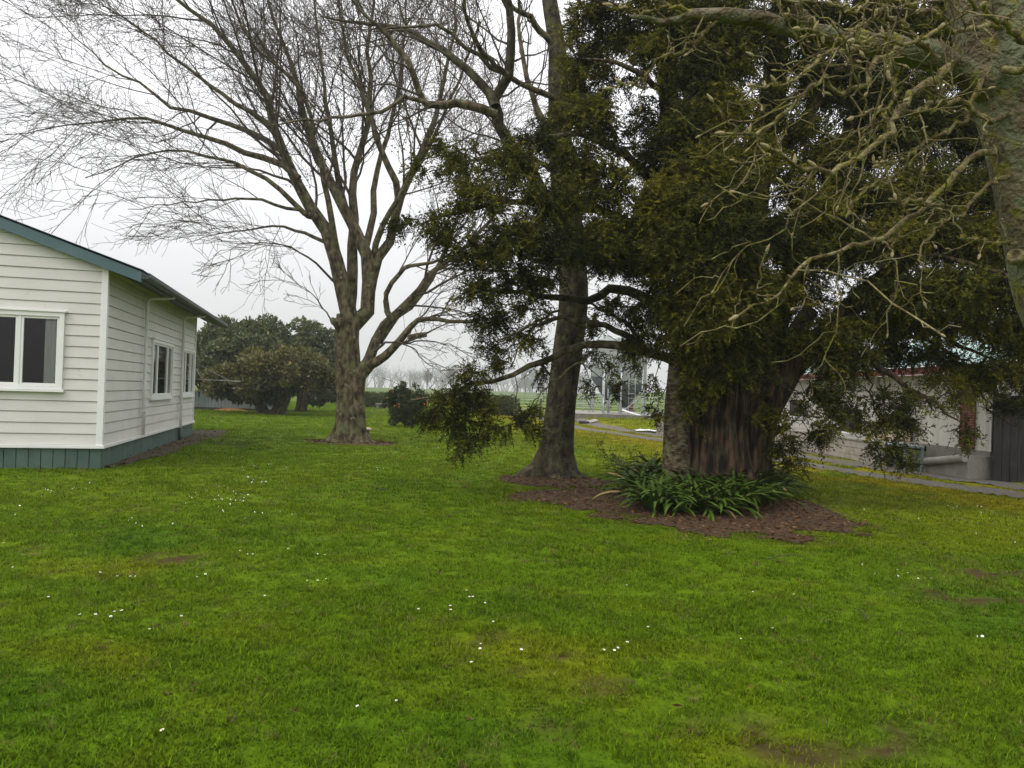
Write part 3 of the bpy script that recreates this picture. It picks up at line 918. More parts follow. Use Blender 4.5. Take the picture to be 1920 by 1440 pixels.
# ------------------------------------------------------------------ the big bare tree
def bare_tree():
    Y0 = T1[1]
    root = empty('bare_tree', (T1[0], T1[1], 0))
    tag(root, 'large leafless spreading tree on the lawn beside the white house', 'tree')
    tp = pxline([(653, 834), (654, 800), (655, 750), (653, 700), (651, 650), (652, 612), (653, 590)], [Y0])
    tp = resample(tp, 22)
    h = np.linspace(0, 1, 22)
    tr_ = 0.345 - 0.04 * h
    V, F = trunk_mesh(tp, tr_, 36, lobes=((2, 0.05, 0.2), (3, 0.06, 0.4), (7, 0.06, 1.0), (12, 0.03, 0.5)), flare=0.85, flare_h=0.3, flare_lobes=6, noise=0.07, seed=3)
    # a second fused stem on the right side gives the cleft
    tp2 = resample(pxline([(668, 834), (670, 780), (671, 730), (676, 700), (690, 683)], [Y0 - 0.12, Y0 - 0.1]), 16)
    V2, F2 = trunk_mesh(tp2, np.linspace(0.22, 0.18, 16), 24, flare=0.5, flare_h=0.35, noise=0.06, seed=5)
    Vt, Ft = merge([(V, F), (V2, F2)])
    Vt[:, 2] = np.maximum(Vt[:, 2], -0.03)
    link('trunk', mesh_np('trunk', to_local(Vt, root), Ft, True), root, M['grey_bark'])
    limbs = [  # pixels, depth profile, r0, r1
        ([(653, 640), (650, 590), (645, 548), (636, 507), (620, 457), (601, 411), (574, 370), (542, 310), (520, 253), (493, 167), (460, 123), (413, 57), (333, 0), (260, -60)], [Y0, Y0 - 0.6, Y0 - 1.5], 0.31, 0.045),
        ([(653, 620), (675, 600), (688, 580), (690, 512), (684, 470), (656, 406), (628, 360), (600, 300), (575, 240), (560, 170), (540, 100), (510, 30), (490, -50)], [Y0, Y0 - 0.2, Y0 + 1.2], 0.27, 0.04),
        ([(652, 600), (657, 540), (661, 493), (665, 420), (661, 351), (670, 292), (688, 246), (695, 170), (690, 90), (700, 0), (705, -80)], [Y0 + 0.1, Y0 + 0.8], 0.22, 0.04),
        ([(690, 560), (693, 520), (700, 495), (730, 452), (743, 397), (771, 328), (798, 269), (817, 223), (835, 140), (850, 60), (860, -30)], [Y0, Y0 - 1.0], 0.2, 0.035),
        ([(743, 400), (748, 360), (725, 301), (702, 246), (680, 180), (650, 100), (635, 20), (620, -60)], [Y0 - 0.4, Y0 - 1.6], 0.13, 0.03),
        ([(670, 712), (688, 690), (707, 677), (734, 654), (771, 612), (789, 599), (820, 600), (844, 603), (899, 599)], [Y0, Y0 - 0.8], 0.2, 0.05),
        ([(680, 700), (697, 667), (711, 631), (734, 599), (760, 570), (780, 553), (807, 512), (835, 489), (880, 455), (930, 400), (960, 330)], [Y0, Y0 + 0.8], 0.2, 0.04),
        ([(734, 600), (725, 560), (735, 530), (762, 502), (807, 493), (850, 470), (890, 420)], [Y0 + 0.1, Y0 - 1.0], 0.11, 0.03),
        ([(598, 408), (567, 397), (520, 353), (480, 323), (417, 300), (343, 283), (280, 287), (217, 317), (160, 333)], [Y0 - 0.6, Y0 - 2.0], 0.1, 0.015),
        ([(560, 335), (520, 303), (467, 287), (400, 263), (333, 240), (267, 220), (200, 225), (110, 240), (10, 253)], [Y0 - 0.8, Y0 - 0.5], 0.12, 0.012),
        ([(548, 320), (525, 280), (467, 247), (383, 217), (317, 197), (260, 153), (213, 133), (147, 73), (93, 20)], [Y0 + 0.4, Y0 + 1.5], 0.12, 0.015),
        ([(515, 240), (470, 210), (400, 165), (330, 110), (270, 60), (190, 10), (130, -30)], [Y0 - 1.0, Y0 - 2.6], 0.09, 0.012),
        ([(620, 457), (580, 440), (520, 425), (460, 430), (400, 440), (350, 455)], [Y0 - 0.2, Y0 + 1.8], 0.07, 0.01),
        ([(600, 412), (560, 395), (500, 380), (430, 372), (360, 380), (300, 385), (240, 392)], [Y0 - 0.5, Y0 - 3.0], 0.07, 0.01),
        ([(661, 430), (640, 360), (625, 280), (610, 190), (600, 100), (590, 10), (585, -60)], [Y0 + 0.4, Y0 + 2.4], 0.13, 0.03),
        ([(684, 470), (700, 400), (705, 330), (730, 250), (750, 150), (760, 50), (765, -50)], [Y0, Y0 + 2.6], 0.13, 0.03),
        ([(640, 520), (620, 400), (590, 270), (560, 160), (470, 80), (420, -40)], [Y0 - 0.1, Y0 - 3.4], 0.13, 0.03),
        ([(690, 520), (720, 420), (780, 320), (830, 220), (870, 130), (900, 40)], [Y0, Y0 - 3.2], 0.12, 0.03),
        ([(711, 640), (740, 600), (800, 540), (850, 430), (880, 330), (900, 240)], [Y0 + 0.2, Y0 + 3.2], 0.13, 0.03),
        ([(645, 550), (600, 500), (550, 465), (490, 455), (440, 462), (400, 480)], [Y0, Y0 - 2.2], 0.05, 0.008),
        ([(650, 650), (620, 600), (600, 570), (575, 545), (550, 530), (520, 525)], [Y0, Y0 - 1.6], 0.04, 0.006),
        ([(700, 660), (730, 640), (770, 650), (800, 680), (830, 700)], [Y0, Y0 - 1.2], 0.05, 0.008),
        ([(734, 654), (770, 640), (820, 640), (870, 660), (900, 690)], [Y0, Y0 + 1.0], 0.04, 0.008),
    ]
    LP, LR = [], []
    for (px, Ys, r0, r1) in limbs:
        P = resample(pxline(px, Ys), 16)
        P[1:-1] += rng.normal(size=(14, 3)) * 0.025
        R = (r1 + (r0 - r1) * (1 - np.linspace(0, 1, 16)) ** 1.5) * 0.86
        LP.append(P); LR.append(R)
        if r0 > 0.06:
            tubepart('limb', [(P[None], R[None], 12)], 'grey_bark', root)
    # knuckle stubs
    st = resample(pxline([(640, 606), (628, 604), (621, 597)], [Y0 - 0.3]), 5)
    tubepart('limb_stub', [(st[None], np.array([[0.14, 0.13, 0.12, 0.1, 0.06]]), 8)], 'grey_bark', root)
    st = resample(pxline([(765, 634), (780, 630), (800, 627)], [Y0 - 0.5]), 5)
    tubepart('limb_stub', [(st[None], np.array([[0.09, 0.08, 0.075, 0.075, 0.07]]), 8)], 'grey_bark', root)
    LP = np.array(LP); LR = np.array(LR)
    cen = np.array([T1[0], T1[1], 4.0])
    a1, r1 = grow(LP, LR, 2.3, (0.28, 0.6), (25, 62), 8, 0.3, 1.0, up=0.08, out=0.2, jit=0.5, rs=0.42, lmin=0.8, lmax=3.6, centre=cen, endr=0.25, rmax=0.045)
    # drop twigs that would reach low into the trunk zone
    a2, r2 = grow(a1, r1, 3.3, (0.3, 0.65), (22, 52), 6, 0.12, 1.0, up=0.06, out=0.14, jit=0.45, rs=0.5, lmin=0.4, lmax=1.8, wob=0.3, centre=cen, endr=0.3, rmax=0.016)
    a3, r3 = grow(a2, r2, 3.6, (0.3, 0.7), (25, 60), 5, 0.1, 1.0, up=0.04, jit=0.55, wob=0.3, rs=0.55, lmin=0.18, lmax=0.75, endr=0.4, rmax=0.007)
    r1 = np.maximum(r1, 0.008); r2 = np.maximum(r2, 0.006); r3 = np.maximum(r3, 0.0052)
    ok = a3[:, :, 2].min(1) > 1.2
    thin = [i for i, l in enumerate(limbs) if l[2] <= 0.06]
    tubepart('branches', [(LP[thin], LR[thin], 6), (a1, r1, 5)], 'twig_bark', root, kind='stuff')
    tubepart('twigs', [(a2, r2, 3), (a3[ok], r3[ok], 3)], 'twig_bark', root, kind='stuff')
    return root


bare_tree()


def tri_blobs(C, s):
    """small lumpy clusters: one octahedron per point"""
    n = len(C)
    o = np.array([[1, 0, 0], [-1, 0, 0], [0, 1, 0], [0, -1, 0], [0, 0, 1], [0, 0, -1]], float)
    V = C[:, None] + o[None] * (s * rng.uniform(0.6, 1.3, (n, 6)))[..., None]
    f = np.array([[0, 2, 4], [2, 1, 4], [1, 3, 4], [3, 0, 4], [2, 0, 5], [1, 2, 5], [3, 1, 5], [0, 3, 5]])
    return V.reshape(-1, 3), (np.arange(n)[:, None, None] * 6 + f[None]).reshape(-1, 3)

# ------------------------------------------------------------------ the grey-barked tree in the middle
def middle_tree():
    Y0 = T2[1]
    root = empty('grey_barked_tree', (T2[0], T2[1], 0))
    tag(root, 'tall grey-barked tree with flared mossy foot and bare upper limbs', 'tree')
    tp = resample(pxline([(1033, 900), (1040, 850), (1047, 790), (1055, 720), (1064, 650), (1074, 560), (1070, 480), (1062, 400), (1052, 300), (1048, 233), (1046, 150), (1043, 83), (1030, 0), (1020, -100)], [Y0, Y0 + 0.1, Y0 + 0.4]), 40)
    h = np.linspace(0, 1, 40)
    R = 0.265 - 0.02 * h - 0.12 * sstep(0.4, 1.0, h)
    V, F = trunk_mesh(tp, R, 36, lobes=((2, 0.03, 0.6), (3, 0.04, 0.4), (5, 0.03, 1.0)), flare=1.15, flare_h=0.28, flare_lobes=5, noise=0.05, seed=13, ph=0.6)
    V[:, 2] = np.maximum(V[:, 2], -0.03)
    link('trunk', mesh_np('trunk', to_local(V, root), F, True), root, M['dark_bark'])
    limbs = [
        ([(1062, 440), (1030, 380), (985, 310), (945, 255), (927, 208), (940, 165), (952, 137), (958, 62), (950, 0), (945, -80)], [Y0 + 0.2, Y0 - 0.8], 0.14, 0.05),
        ([(930, 215), (897, 199), (855, 197), (796, 191), (774, 135), (740, 82), (700, 40), (660, 0)], [Y0 - 0.6, Y0 - 1.6], 0.085, 0.018),
        ([(800, 192), (762, 184), (717, 208), (644, 221), (560, 228), (500, 236)], [Y0 - 1.2, Y0 - 1.9], 0.04, 0.008),
        ([(928, 200), (910, 165), (869, 124), (841, 104), (785, 65), (740, 50), (680, 45), (600, 30)], [Y0 - 0.6, Y0 + 0.4], 0.09, 0.012),
        ([(1050, 190), (1010, 170), (962, 149), (911, 121), (869, 82), (830, 51), (780, 45), (700, 60)], [Y0 + 0.2, Y0 - 1.2], 0.06, 0.01),
        ([(1052, 300), (1030, 240), (1005, 200), (985, 130), (975, 60), (970, -40)], [Y0 + 0.3, Y0 + 1.2], 0.07, 0.02),
        ([(1040, 90), (1000, 40), (960, 10), (900, -30)], [Y0 + 0.3, Y0 - 0.6], 0.07, 0.02),
        ([(1048, 233), (1090, 150), (1120, 70), (1140, -30)], [Y0 + 0.3, Y0 + 0.2], 0.08, 0.03),
        ([(950, 140), (905, 100), (880, 40), (860, -40)], [Y0 - 0.8, Y0 - 2.0], 0.05, 0.015),
        ([(1055, 330), (1000, 300), (930, 290), (880, 300), (820, 310)], [Y0 + 0.1, Y0 - 1.5], 0.05, 0.01),
        ([(1060, 560), (1035, 590), (1010, 600), (980, 640), (955, 690)], [Y0 + 0.1, Y0 - 0.5], 0.03, 0.006),
    ]
    LP, LR = [], []
    for (px, Ys, r0, r1) in limbs:
        P = resample(pxline(px, Ys), 14); P[1:-1] += rng.normal(size=(12, 3)) * 0.02
        Rr = r1 + (r0 - r1) * (1 - np.linspace(0, 1, 14)) ** 0.8
        LP.append(P); LR.append(Rr)
        tubepart('limb', [(P[None], Rr[None], 10)], 'dark_bark' if r0 > 0.085 else 'grey_bark', root)
    LP = np.array(LP)[:10]; LR = np.array(LR)[:10]
    a1, r1 = grow(LP, LR, 3.2, (0.3, 0.6), (25, 65), 8, 0.3, 1.0, up=0.1, jit=0.45, rs=0.4, lmin=0.5, lmax=2.0, wob=0.3, endr=0.3, rmax=0.022)
    a2, r2 = grow(a1, r1, 3.0, (0.3, 0.6), (25, 65), 6, 0.25, 1.0, up=0.05, jit=0.5, rs=0.5, lmin=0.25, lmax=0.9, wob=0.3, endr=0.4, rmax=0.008)
    a3, r3 = grow(a2, r2, 3.2, (0.3, 0.6), (25, 65), 4, 0.3, 1.0, up=0.0, jit=0.5, rs=0.6, lmin=0.1, lmax=0.4, wob=0.3, endr=0.5, rmax=0.004)
    r2 = np.maximum(r2, 0.003); r3 = np.maximum(r3, 0.002)
    tubepart('twigs', [(a1, r1, 5), (a2, r2, 3), (a3, r3, 3)], 'twig_bark', root, kind='stuff')
    # dark seed heads hanging in clumps on the thin twigs, a few rusty ones lower down
    for nm, mat, spots, n in (('seed_clusters', 'seed_brown', [(540, 20), (600, 50), (640, 90), (560, 110), (530, 100), (580, 80), (620, 20), (590, 210), (660, 240), (800, 240), (760, 270), (700, 60), (830, 170), (890, 25), (850, 60), (690, 150), (575, 330), (630, 300), (870, 90), (780, 30)], 26),
                              ('rusty_seed_clusters', 'seed_red', [(900, 215), (880, 240), (840, 350), (860, 345), (790, 220)], 16)):
        C = []
        for (x, y) in spots:
            c = at(x, y, Y0 - rng.uniform(0.8, 2.0))
            C.append(c + rng.normal(size=(n, 3)) * np.array([0.16, 0.2, 0.13]))
        V, F = tri_blobs(np.concatenate(C), 0.017)
        o = link(nm, mesh_np(nm, to_local(V, root), F), root, M[mat]); o['kind'] = 'stuff'
        hang = np.concatenate(C)[::3]
        hp = np.stack([hang, hang + np.array([0, 0, 0.1]), hang + np.array([0.04, 0, 0.22])], 1) + rng.normal(size=(len(hang), 3, 3)) * 0.03
        tubepart('seed_stalks', [(hp, np.full((len(hang), 3), 0.0025), 3)], 'twig_bark', root, kind='stuff')


middle_tree()

# ------------------------------------------------------------------ the dark conifer with fused stems
T3 = np.array([3.05, 12.1, 0.0])


def conifer():
    Y0 = T3[1]
    root = empty('conifer_tree', tuple(T3))
    tag(root, 'huge dark conifer with fluted reddish trunk and drooping foliage', 'tree')
    base = at(1352, 930, Y0)
    tp = resample(np.array([[base[0], Y0, -0.03], *[at(x, y, Y0 + 0.1) for x, y in [(1352, 870), (1352, 800), (1355, 740), (1360, 670), (1365, 600), (1372, 520)]]]), 34)
    hh = np.linspace(0, 1, 34)
    R = 0.60 + 0.10 * np.exp(-hh * 6) + 0.06 * sstep(0.5, 1, hh)
    V, F = trunk_mesh(tp, R, 72, lobes=((3, 0.06, 0.3), (7, 0.08, 1.2), (11, 0.075, 0.4), (17, 0.05, 2.0)), flare=0.18, flare_h=0.3, flare_lobes=7, noise=0.09, seed=23)
    V[:72, 2] = -0.08
    link('trunk', mesh_np('trunk', to_local(V, root), F, True), root, M['conifer_bark'])
    sp = resample(np.array([at(x, y, Y0 - 0.55) for x, y in [(1266, 935), (1266, 870), (1268, 800), (1272, 720), (1276, 640), (1280, 560), (1282, 440), (1290, 300), (1300, 150), (1310, -60)]]), 34)
    V, F = trunk_mesh(sp, np.linspace(0.185, 0.1, 34), 24, lobes=((2, 0.08, 0), (3, 0.06, 1)), flare=0.3, flare_h=0.35, noise=0.12, seed=33)
    V[:24, 2] = -0.08
    link('side_stem', mesh_np('side_stem', to_local(V, root), F, True), root, M['pale_stem_bark'])
    # ridged stems fused into the front of the bole
    for (pp, dy, r0, sd_) in (([(1302, 935), (1303, 860), (1300, 780), (1304, 690), (1312, 600), (1315, 520)], -0.42, 0.15, 61), ([(1330, 938), (1328, 870), (1334, 790), (1330, 700), (1335, 600), (1338, 500)], -0.56, 0.13, 63), ([(1356, 938), (1362, 860), (1360, 780), (1368, 690), (1366, 600), (1372, 500)], -0.55, 0.17, 65),
                              ([(1384, 936), (1386, 870), (1392, 800), (1398, 720), (1412, 640), (1430, 560)], -0.46, 0.14, 67), ([(1408, 932), (1412, 860), (1424, 790), (1444, 720), (1478, 650), (1520, 580)], -0.30, 0.16, 69)):
        rp = resample(pxline(pp, [Y0 + dy, Y0 + dy + 0.15]), 26)
        V, F = trunk_mesh(rp, np.linspace(r0, r0 * 0.7, 26), 20, lobes=((2, 0.12, sd_), (5, 0.07, 1)), flare=0.35, flare_h=0.3, noise=0.16, seed=sd_)
        V[:20, 2] = -0.08
        link('stem', mesh_np('stem', to_local(V, root), F, True), root, M['conifer_bark'])
    stems = [
        ([(1400, 900), (1420, 820), (1440, 760), (1475, 700), (1520, 650), (1570, 600), (1640, 540), (1730, 470), (1820, 420)], [Y0 - 0.1, Y0 - 0.6], 0.3, 0.05, 'conifer_bark'),
        ([(1340, 640), (1345, 480), (1350, 300), (1335, 120), (1330, -80)], [Y0, Y0 + 0.2], 0.3, 0.16, 'conifer_bark'),
        ([(1385, 640), (1400, 480), (1420, 330), (1450, 160), (1470, -80)], [Y0 + 0.1, Y0 + 0.4], 0.3, 0.14, 'conifer_bark'),
        ([(1300, 640), (1290, 480), (1265, 330), (1255, 180), (1240, -60)], [Y0 + 0.3, Y0 + 0.6], 0.24, 0.12, 'conifer_bark'),
        ([(1410, 700), (1470, 560), (1540, 400), (1600, 250), (1640, 60), (1660, -60)], [Y0 + 0.2, Y0 + 0.8], 0.25, 0.1, 'conifer_bark'),
        ([(1310, 700), (1255, 672), (1205, 655), (1160, 650), (1090, 645), (1040, 665), (980, 695), (900, 720), (820, 745), (770, 750)], [Y0 - 0.2, Y0 - 0.3, Y0 - 0.8], 0.085, 0.01, 'grey_bark'),
        ([(1215, 660), (1190, 640), (1165, 625), (1120, 607), (1070, 600), (1010, 610), (930, 640)], [Y0 - 0.2, Y0 - 1.0], 0.06, 0.012, 'dark_bark'),
        ([(1300, 650), (1255, 612), (1230, 575), (1200, 552), (1150, 542), (1105, 562), (1050, 560), (960, 545), (880, 550)], [Y0 + 0.1, Y0 + 0.1, Y0 - 0.9], 0.11, 0.012, 'dark_bark'),
        ([(1200, 640), (1175, 610), (1140, 585), (1105, 570), (1085, 560)], [Y0 - 0.2, Y0 + 0.3], 0.035, 0.015, 'dark_bark'),
        ([(1110, 660), (1070, 690), (1040, 715), (1010, 745), (985, 790)], [Y0 - 0.4, Y0 - 0.7], 0.025, 0.006, 'grey_bark'),
        ([(1290, 520), (1220, 450), (1130, 400), (1040, 380), (940, 380), (850, 400), (790, 420)], [Y0, Y0 - 1.4], 0.1, 0.012, 'dark_bark'),
        ([(1285, 420), (1230, 340), (1170, 290), (1100, 260), (1000, 260), (900, 290)], [Y0, Y0 - 0.8], 0.09, 0.012, 'dark_bark'),
        ([(1285, 480), (1220, 470), (1130, 490), (1030, 490), (930, 470), (840, 490)], [Y0 + 0.3, Y0 + 1.6], 0.08, 0.012, 'dark_bark'),
        ([(1440, 740), (1500, 690), (1560, 660), (1620, 680), (1680, 710), (1740, 750), (1800, 790)], [Y0 - 0.3, Y0 - 1.1], 0.09, 0.01, 'conifer_bark'),
        ([(1470, 690), (1540, 620), (1620, 600), (1700, 610), (1790, 640), (1880, 680)], [Y0 - 0.2, Y0 + 0.4], 0.1, 0.012, 'conifer_bark'),
        ([(1560, 610), (1640, 520), (1740, 480), (1840, 500), (1930, 540)], [Y0 - 0.5, Y0 - 1.8], 0.07, 0.012, 'conifer_bark'),
        ([(1500, 480), (1600, 400), (1700, 350), (1800, 330), (1900, 340)], [Y0 + 0.3, Y0 - 0.6], 0.1, 0.02, 'conifer_bark'),
        ([(1480, 800), (1455, 808), (1440, 800)], [Y0 - 0.3, Y0 - 0.2], 0.045, 0.06, 'conifer_bark'),
        ([(1600, 640), (1625, 700), (1640, 760), (1660, 820)], [Y0 - 0.8, Y0 - 0.9], 0.02, 0.006, 'conifer_bark'),
        ([(1700, 620), (1780, 660), (1800, 700), (1860, 770), (1900, 800)], [Y0, Y0 - 0.3], 0.03, 0.008, 'conifer_bark'),
        ([(1430, 330), (1500, 240), (1560, 150), (1640, 100), (1750, 90), (1860, 110)], [Y0 + 0.4, Y0 - 0.4], 0.1, 0.02, 'conifer_bark'),
        ([(1340, 300), (1290, 220), (1230, 160), (1160, 120), (1090, 110)], [Y0, Y0 - 1.0], 0.08, 0.015, 'conifer_bark'),
        ([(1330, 130), (1270, 60), (1190, 20), (1110, 0)], [Y0 + 0.2, Y0 - 0.6], 0.07, 0.015, 'conifer_bark'),
    ]
    LP = []
    for (px, Ys, r0, r1, mt) in stems:
        P = resample(pxline(px, Ys), 16); P[1:-1] += rng.normal(size=(14, 3)) * 0.02
        Rr = r1 + (r0 - r1) * (1 - np.linspace(0, 1, 16)) ** 0.9
        LP.append(P)
        tubepart('stem' if r0 >= 0.24 else 'limb', [(P[None], Rr[None], 12)], mt, root)
    skel = np.concatenate(LP + [sp[14:]])
    # foliage pads: (px, py, rx, ry, depth, weight)
    D0 = Y0
    pads = [
        # left curtain in front of and around the grey trunk
        (800, 320, 30, 20, -1.6, .3), (760, 420, 40, 16, -1.4, .35), (830, 430, 45, 35, -1.2, .9), (870, 300, 45, 30, -.8, .8), (830, 270, 20, 12, -.8, .25), (900, 380, 60, 45, -1.2, 1.6), (960, 320, 60, 45, -1.0, 1.8), (1000, 270, 45, 30, -.6, 1.0),
        (890, 480, 60, 40, -1.0, 1.5), (960, 440, 60, 45, -1.3, 2.2), (1030, 380, 60, 50, -1.3, 2.4), (1080, 300, 50, 50, -.7, 1.8), (1110, 230, 45, 45, -.5, 1.6), (1140, 350, 50, 50, -1.0, 1.3), (1050, 470, 60, 40, -1.4, 2.2), (970, 530, 55, 35, -1.0, 1.5),
        (890, 550, 45, 30, -.8, .9), (920, 600, 40, 25, -.6, .8), (1000, 580, 40, 20, -.5, .5), (1120, 450, 60, 40, -1.2, 2.0), (1180, 420, 45, 45, -.9, 1.0), (1160, 490, 55, 30, -1.0, 1.4), (1200, 480, 40, 35, -.8, 1.2), (1030, 530, 35, 20, -.3, .35),
        (1090, 180, 30, 40, .2, .7), (1150, 160, 45, 40, .0, 0.6), (1170, 270, 45, 40, -.3, 0.5), (1120, 100, 35, 40, .2, .9), (1180, 60, 50, 45, 0, 1.5), (1130, 20, 35, 30, 0, .9), (1100, 370, 30, 30, .4, .6),
        # along the low left limb: hanging clusters
        (960, 640, 30, 20, -.5, 0.25), (920, 650, 25, 20, -.6, 0.2), (1000, 640, 20, 30, -.4, 0.15), (1015, 690, 12, 30, -.4, 0.15), (940, 690, 25, 14, -.7, 0.16), (880, 705, 30, 14, -.7, 0.22), (870, 740, 40, 25, -.7, 0.5), (830, 760, 30, 30, -.8, 0.4), (860, 790, 28, 30, -.75, 0.4),
        (880, 830, 18, 20, -.75, 0.2), (800, 780, 22, 18, -.8, 0.15), (905, 770, 22, 28, -.7, 0.22), (920, 800, 22, 18, -.7, 0.16), (900, 825, 18, 14, -.7, 0.12), (980, 790, 16, 24, -.6, 0.18), (995, 810, 12, 18, -.6, 0.12), (950, 805, 10, 14, -.65, 0.06), (1005, 770, 10, 14, -.6, 0.09), (855, 850, 6, 8, -.75, .04),
        (1110, 610, 25, 15, -.1, 0.2), (1150, 580, 35, 25, -.2, 0.35), (1190, 590, 30, 25, -.2, 0.3), (1110, 670, 22, 25, -.4, 0.1), (1140, 690, 22, 20, -.3, 0.09), (1155, 730, 14, 20, -.3, 0.08), (1105, 715, 14, 20, -.3, 0.08), (1185, 660, 28, 12, -.3, 0.25), (1200, 690, 22, 14, -.4, 0.06), (1225, 720, 12, 26, -.4, 0.1), (1228, 770, 10, 22, -.4, 0.1), (1200, 620, 25, 22, -.1, 0.25), (1170, 640, 25, 12, -.2, 0.08), (1230, 640, 22, 30, -.5, 0.3),
        # in front of the trunk
        (1250, 560, 50, 50, -1.0, 2.2), (1300, 500, 60, 60, -1.4, 3.0), (1360, 450, 60, 60, -1.6, 3.0), (1290, 600, 50, 45, -1.2, 2.2), (1340, 570, 50, 55, -1.5, 2.6), (1300, 660, 40, 35, -.9, 0.9), (1320, 720, 30, 35, -.8, 0.25), (1400, 540, 50, 50, -1.3, 2.0), (1390, 620, 45, 40, -1.0, 1.5), (1420, 690, 35, 35, -.9, 0.4), (1300, 780, 18, 40, -.75, 0.05), (1250, 470, 55, 50, -1.2, 2.4), (1240, 390, 50, 50, -1.2, 2.4), (1350, 660, 30, 30, -1.0, 0.35),
        (1300, 400, 55, 55, -1.5, 2.6), (1370, 370, 55, 50, -1.4, 2.4), (1320, 320, 55, 50, -1.2, 2.4), (1240, 300, 45, 50, -.6, 1.6), (1400, 300, 50, 50, -1.0, 2.0), (1230, 220, 45, 45, -.2, 0.8), (1290, 240, 50, 50, -.8, 2.0), (1350, 210, 50, 50, -.8, 2.0), (1230, 110, 50, 50, -.4, 1.8), (1300, 150, 50, 50, -.6, 2.0), (1290, 60, 55, 50, -.6, 2.2), (1240, 20, 50, 40, -.4, 1.8), (1360, 110, 55, 55, -.6, 2.2), (1350, 30, 55, 45, -.6, 2.2),
        # right mass
        (1430, 200, 50, 55, -.4, 0.9), (1420, 80, 55, 55, -.2, 1.4), (1490, 130, 55, 55, .2, 1.2), (1480, 30, 60, 40, 0, 2.2), (1550, 60, 60, 50, .2, 2.2), (1560, 160, 60, 55, .2, 2.0), (1620, 100, 60, 50, .2, 2.2), (1640, 20, 60, 40, 0, 2.2), (1700, 60, 60, 50, -.2, 2.2), (1640, 200, 60, 55, 0, 2.0), (1710, 160, 60, 55, -.2, 2.0), (1780, 100, 60, 55, -.2, 2.2), (1790, 20, 60, 45, -.2, 2.2), (1860, 60, 60, 55, -.4, 2.2), (1860, 160, 60, 60, -.4, 2.2), (1930, 100, 60, 70, -.4, 2.2),
        (1490, 250, 50, 50, 0, 0.9), (1470, 350, 45, 45, -.6, 0.8), (1540, 300, 55, 50, 0, 1.6), (1600, 290, 60, 45, 0, 1.7), (1680, 270, 60, 45, -.2, 1.8), (1760, 240, 60, 50, -.2, 1.8), (1840, 260, 60, 50, -.4, 2.0), (1920, 250, 60, 60, -.4, 2.2), (1530, 400, 60, 50, -.6, 2.2), (1610, 380, 60, 50, -.4, 2.2), (1690, 370, 60, 50, -.4, 2.2), (1770, 350, 60, 50, -.6, 2.0), (1850, 360, 60, 50, -.6, 2.2), (1930, 370, 60, 60, -.6, 2.2),
        (1450, 450, 50, 50, -1.0, 2.0), (1520, 490, 60, 45, -.8, 2.0), (1600, 470, 60, 45, -.8, 2.2), (1680, 460, 60, 45, -1.0, 2.0), (1760, 440, 60, 45, -1.0, 2.0), (1840, 450, 60, 45, -1.0, 2.2), (1920, 460, 60, 55, -1.0, 2.2), (1470, 560, 45, 40, -.8, 1.3), (1640, 550, 60, 40, -.8, 2.0), (1720, 540, 60, 40, -1.2, 2.0), (1800, 540, 60, 40, -1.4, 2.2), (1880, 550, 60, 45, -1.2, 2.2), (1950, 560, 60, 55, -1.0, 2.0),
        (1570, 620, 50, 35, -.7, 1.7), (1640, 610, 55, 30, -.4, 1.7), (1720, 600, 55, 30, -.6, 1.8), (1800, 610, 55, 35, -.6, 1.9), (1880, 630, 50, 35, -.6, 1.9), (1940, 650, 50, 40, -.6, 1.7), (1560, 680, 45, 35, -.7, 1.0), (1620, 670, 45, 28, -.7, 0.8), (1690, 660, 50, 28, -.2, 0.9), (1760, 670, 50, 28, -.2, 0.8), (1510, 740, 30, 25, -.6, 0.3), (1480, 640, 40, 30, -.6, .8), (1430, 760, 20, 30, -.5, 0.15),
        (1470, 830, 22, 30, -.5, 0.3), (1485, 870, 18, 16, -.55, 0.15), (1460, 790, 18, 20, -.5, 0.18), (1570, 740, 40, 28, -.8, 0.5), (1550, 790, 30, 25, -.8, 0.3), (1525, 820, 14, 16, -.8, .2), (1600, 770, 25, 20, -.8, 0.2), (1660, 760, 35, 25, -1.0, 0.35), (1680, 800, 45, 28, -1.0, 0.5), (1660, 840, 35, 20, -1.0, 0.25), (1690, 870, 16, 10, -1.0, .12), (1720, 750, 30, 25, -1.0, 0.25), (1640, 810, 25, 25, -1.0, 0.2), (1790, 740, 18, 25, -.9, .25), (1770, 710, 30, 18, -.6, 0.3), (1850, 730, 30, 25, -.4, 0.3), (1820, 700, 35, 20, -.4, .6), (1870, 700, 35, 25, -.5, .8), (1815, 800, 12, 30, -.8, .2), (1910, 730, 25, 35, -.5, 0.4), (1590, 690, 30, 20, -.8, 0.3), (1890, 770, 20, 20, -.5, .25),
        (1078, 120, 30, 45, 0, .7), (1085, 40, 30, 40, .1, .7), (1062, 215, 26, 32, -.1, .5), (1012, 238, 26, 18, -.4, .35), (1370, 690, 34, 28, -.95, .5), (1300, 745, 20, 30, -.85, .3), (1320, 715, 28, 30, -.85, .3),
        # back of the crown
        (1300, 350, 120, 120, 1.6, 1.2), (1450, 250, 120, 140, 1.8, 1.2), (1600, 200, 130, 140, 1.8, 2.2), (1750, 250, 130, 140, 1.6, 3.5), (1600, 420, 130, 110, 1.5, 3), (1780, 450, 130, 110, 1.4, 3), (1400, 80, 120, 90, 1.8, 1.5), (1880, 300, 110, 160, 1.4, 3), (1350, 520, 90, 90, 1.3, 1.5), (1500, 560, 80, 60, 1.0, 1.0),
        # above the frame
